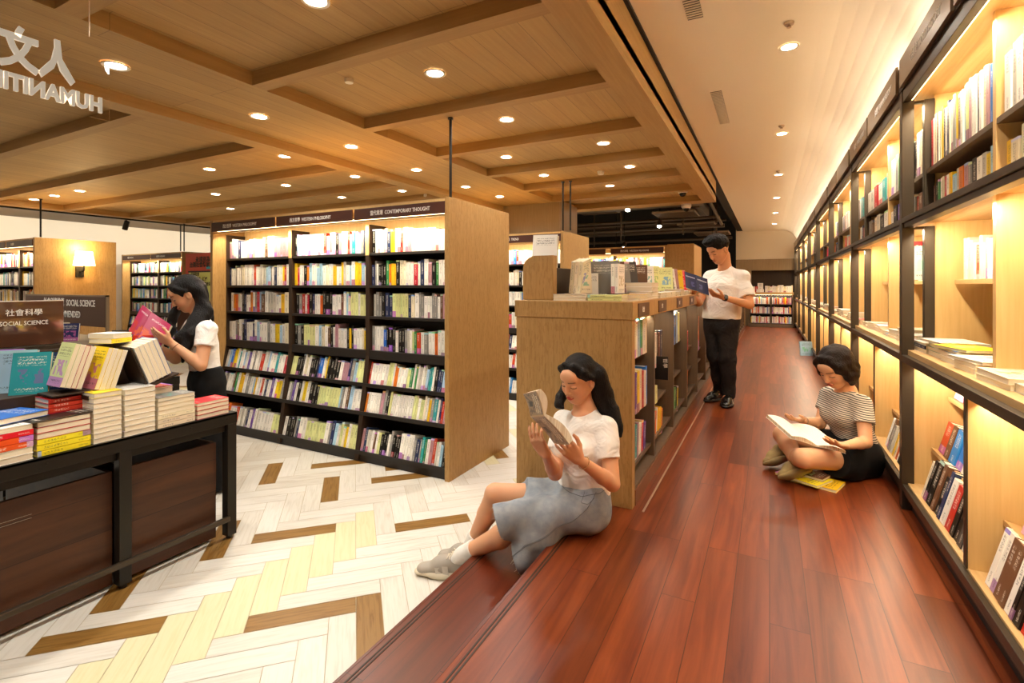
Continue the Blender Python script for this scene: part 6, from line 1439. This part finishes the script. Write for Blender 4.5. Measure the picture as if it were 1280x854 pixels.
torso(S, pel + ZZ * .04, chest, nk - ZZ * .015, sh1, sh2, fw_, hw=.11, cw=.125, ww=.112, extra=.010, bust=1)
for sh, el in ((sh1, e1), (sh2, e2)):
    m = sh + (el - sh) * .50; S.cap(sh, m + (el - sh) * .3, .064, .066, .03, cut=(m, el - sh))
S.cap(nk + V3((-.02, -.03, .02)), O + A[2] * -.06, .066, .05, .008, op='s'); S.wrinkle(.003, 30, 12); S.half((-3.76, 2.2, .600), (0, 0, -1)); S.mesh('t_shirt', M['tee'], t)
S = Field((-4.12, 1.95, -.28), (-3.45, 2.52, .66), .007)
S.cap((-3.70, 2.24, .52), (-3.83, 2.28, .52), .115, .115, .04, n=fw_, f=.92); S.cap((-3.70, 2.24, .60), (-3.83, 2.28, .60), .095, .095, .04, n=fw_, f=.85)
for hh, aa in ((h1, (-3.67, 2.26, -.24)), (h2, (-3.86, 2.30, -.24))): S.cap(hh, aa, .105, .10, .03)
S.half((-3.76, 2.2, .625), (0, 0, 1)); S.wrinkle(.004, 24, 7); S.mesh('trousers', M['black_cloth'], t)
S = Field((-4.05, 1.95, .62), (-3.48, 2.45, 1.36), .0052); g = lambda x, y, z: O + (A[0] * x + A[1] * y + A[2] * z) * s_
S.ell(g(0, -.022, .038), [v * s_ for v in (.087, .104, .096)], A, .02)
for q in (-1, 1): S.chain([g(q * .030, .060, .092), g(q * .072, .036, .058), g(q * .085, -.004, .020)], [.014, .016, .014], .02)
S.ell(g(0, .100, -.030), [v * s_ for v in (.062, .062, .096)], A, .006, 's')
S.ell(g(-.088, .006, -.018), [v * s_ for v in (.03, .024, .032)], A, .006, 's')
S.chain([g(-.045, -.075, -.02), V3((-3.70, 2.22, 1.03)), V3((-3.655, 2.10, .88)), V3((-3.665, 2.05, .77)), V3((-3.65, 2.03, .70))], [.050, .050, .042, .034, .012], .03, n=fw_, f=.85)
S.chain([g(-.060, -.055, -.08), V3((-3.700, 2.14, .98)), V3((-3.72, 2.06, .86)), V3((-3.715, 2.045, .76))], [.020, .038, .036, .016], .03)
S.chain([g(.03, -.09, 0), V3((-3.79, 2.27, 1.0)), V3((-3.78, 2.30, .85))], [.05, .05, .03], .03)
S.chain([g(.078, .0, .02), V3((-3.90, 2.11, 1.03)), V3((-3.895, 2.07, .90)), V3((-3.875, 2.04, .80))], [.016, .028, .034, .016], .03)
S.wrinkle(.0025, 70, 3); S.mesh('hair', M['hair'], t)
shoe(t, (-3.67, 2.32, -.298), (-3.72, 2.09, -.298), M['leather'], M['black_shelf'], 1.0, style='dress'); shoe(t, (-3.86, 2.36, -.298), (-3.93, 2.13, -.298), M['leather'], M['black_shelf'], 1.0, style='dress')
ringband(w1 + (e1 - w1) * .16, e1 - w1, .028, .0018, M['gold'], 'bracelet', t)
cv4 = picture_cover('magenta_cover', '#b8305a', [(0, 1, 0, .45, '#c83c3a', 3), (0, .6, 0, .4, '#df5a24', 3), (.15, .85, .78, .84, '#eec3c8', 30)])
open_book(cv4, (-3.845, 1.885, .955), B(.12, .42, .80), B(.88, -.15, -.50), B(-.80, .30, .45), .175, .20, .010, 'magenta and orange paperback held open by the woman behind the table', curve=.7, b_w=.11, inward=(-3.75, 2.3, 1.2))
# ================================================================== CAMERA, WORLD, OUTPUT
cam = bpy.data.cameras.new('camera'); co = bpy.data.objects.new('camera', cam); C.objects.link(co)
cam.sensor_width = 36; cam.lens = 621 / 1280 * 36; cam.shift_y = -70 / 1280; cam.clip_end = 60; cam.clip_start = .02
co.location = (0, 0, 1.23); co.rotation_euler = (math.radians(90), 0, math.atan(322 / 621))
sc = bpy.context.scene; sc.camera = co
w = bpy.data.worlds.new('world'); sc.world = w; w.use_nodes = True
w.node_tree.nodes['Background'].inputs[0].default_value = (1, .82, .6, 1); w.node_tree.nodes['Background'].inputs[1].default_value = .25
vs = sc.view_settings; vs.view_transform = 'Standard'; vs.look = 'None'; vs.gamma = 1; vs.use_curve_mapping = False; vs.exposure = EXPO
sc.cycles.use_denoising = True; sc.cycles.max_bounces = 8; sc.cycles.diffuse_bounces = 5; sc.cycles.glossy_bounces = 4; sc.cycles.sample_clamp_indirect = 6
sc.cycles.caustics_reflective = False; sc.cycles.caustics_refractive = False
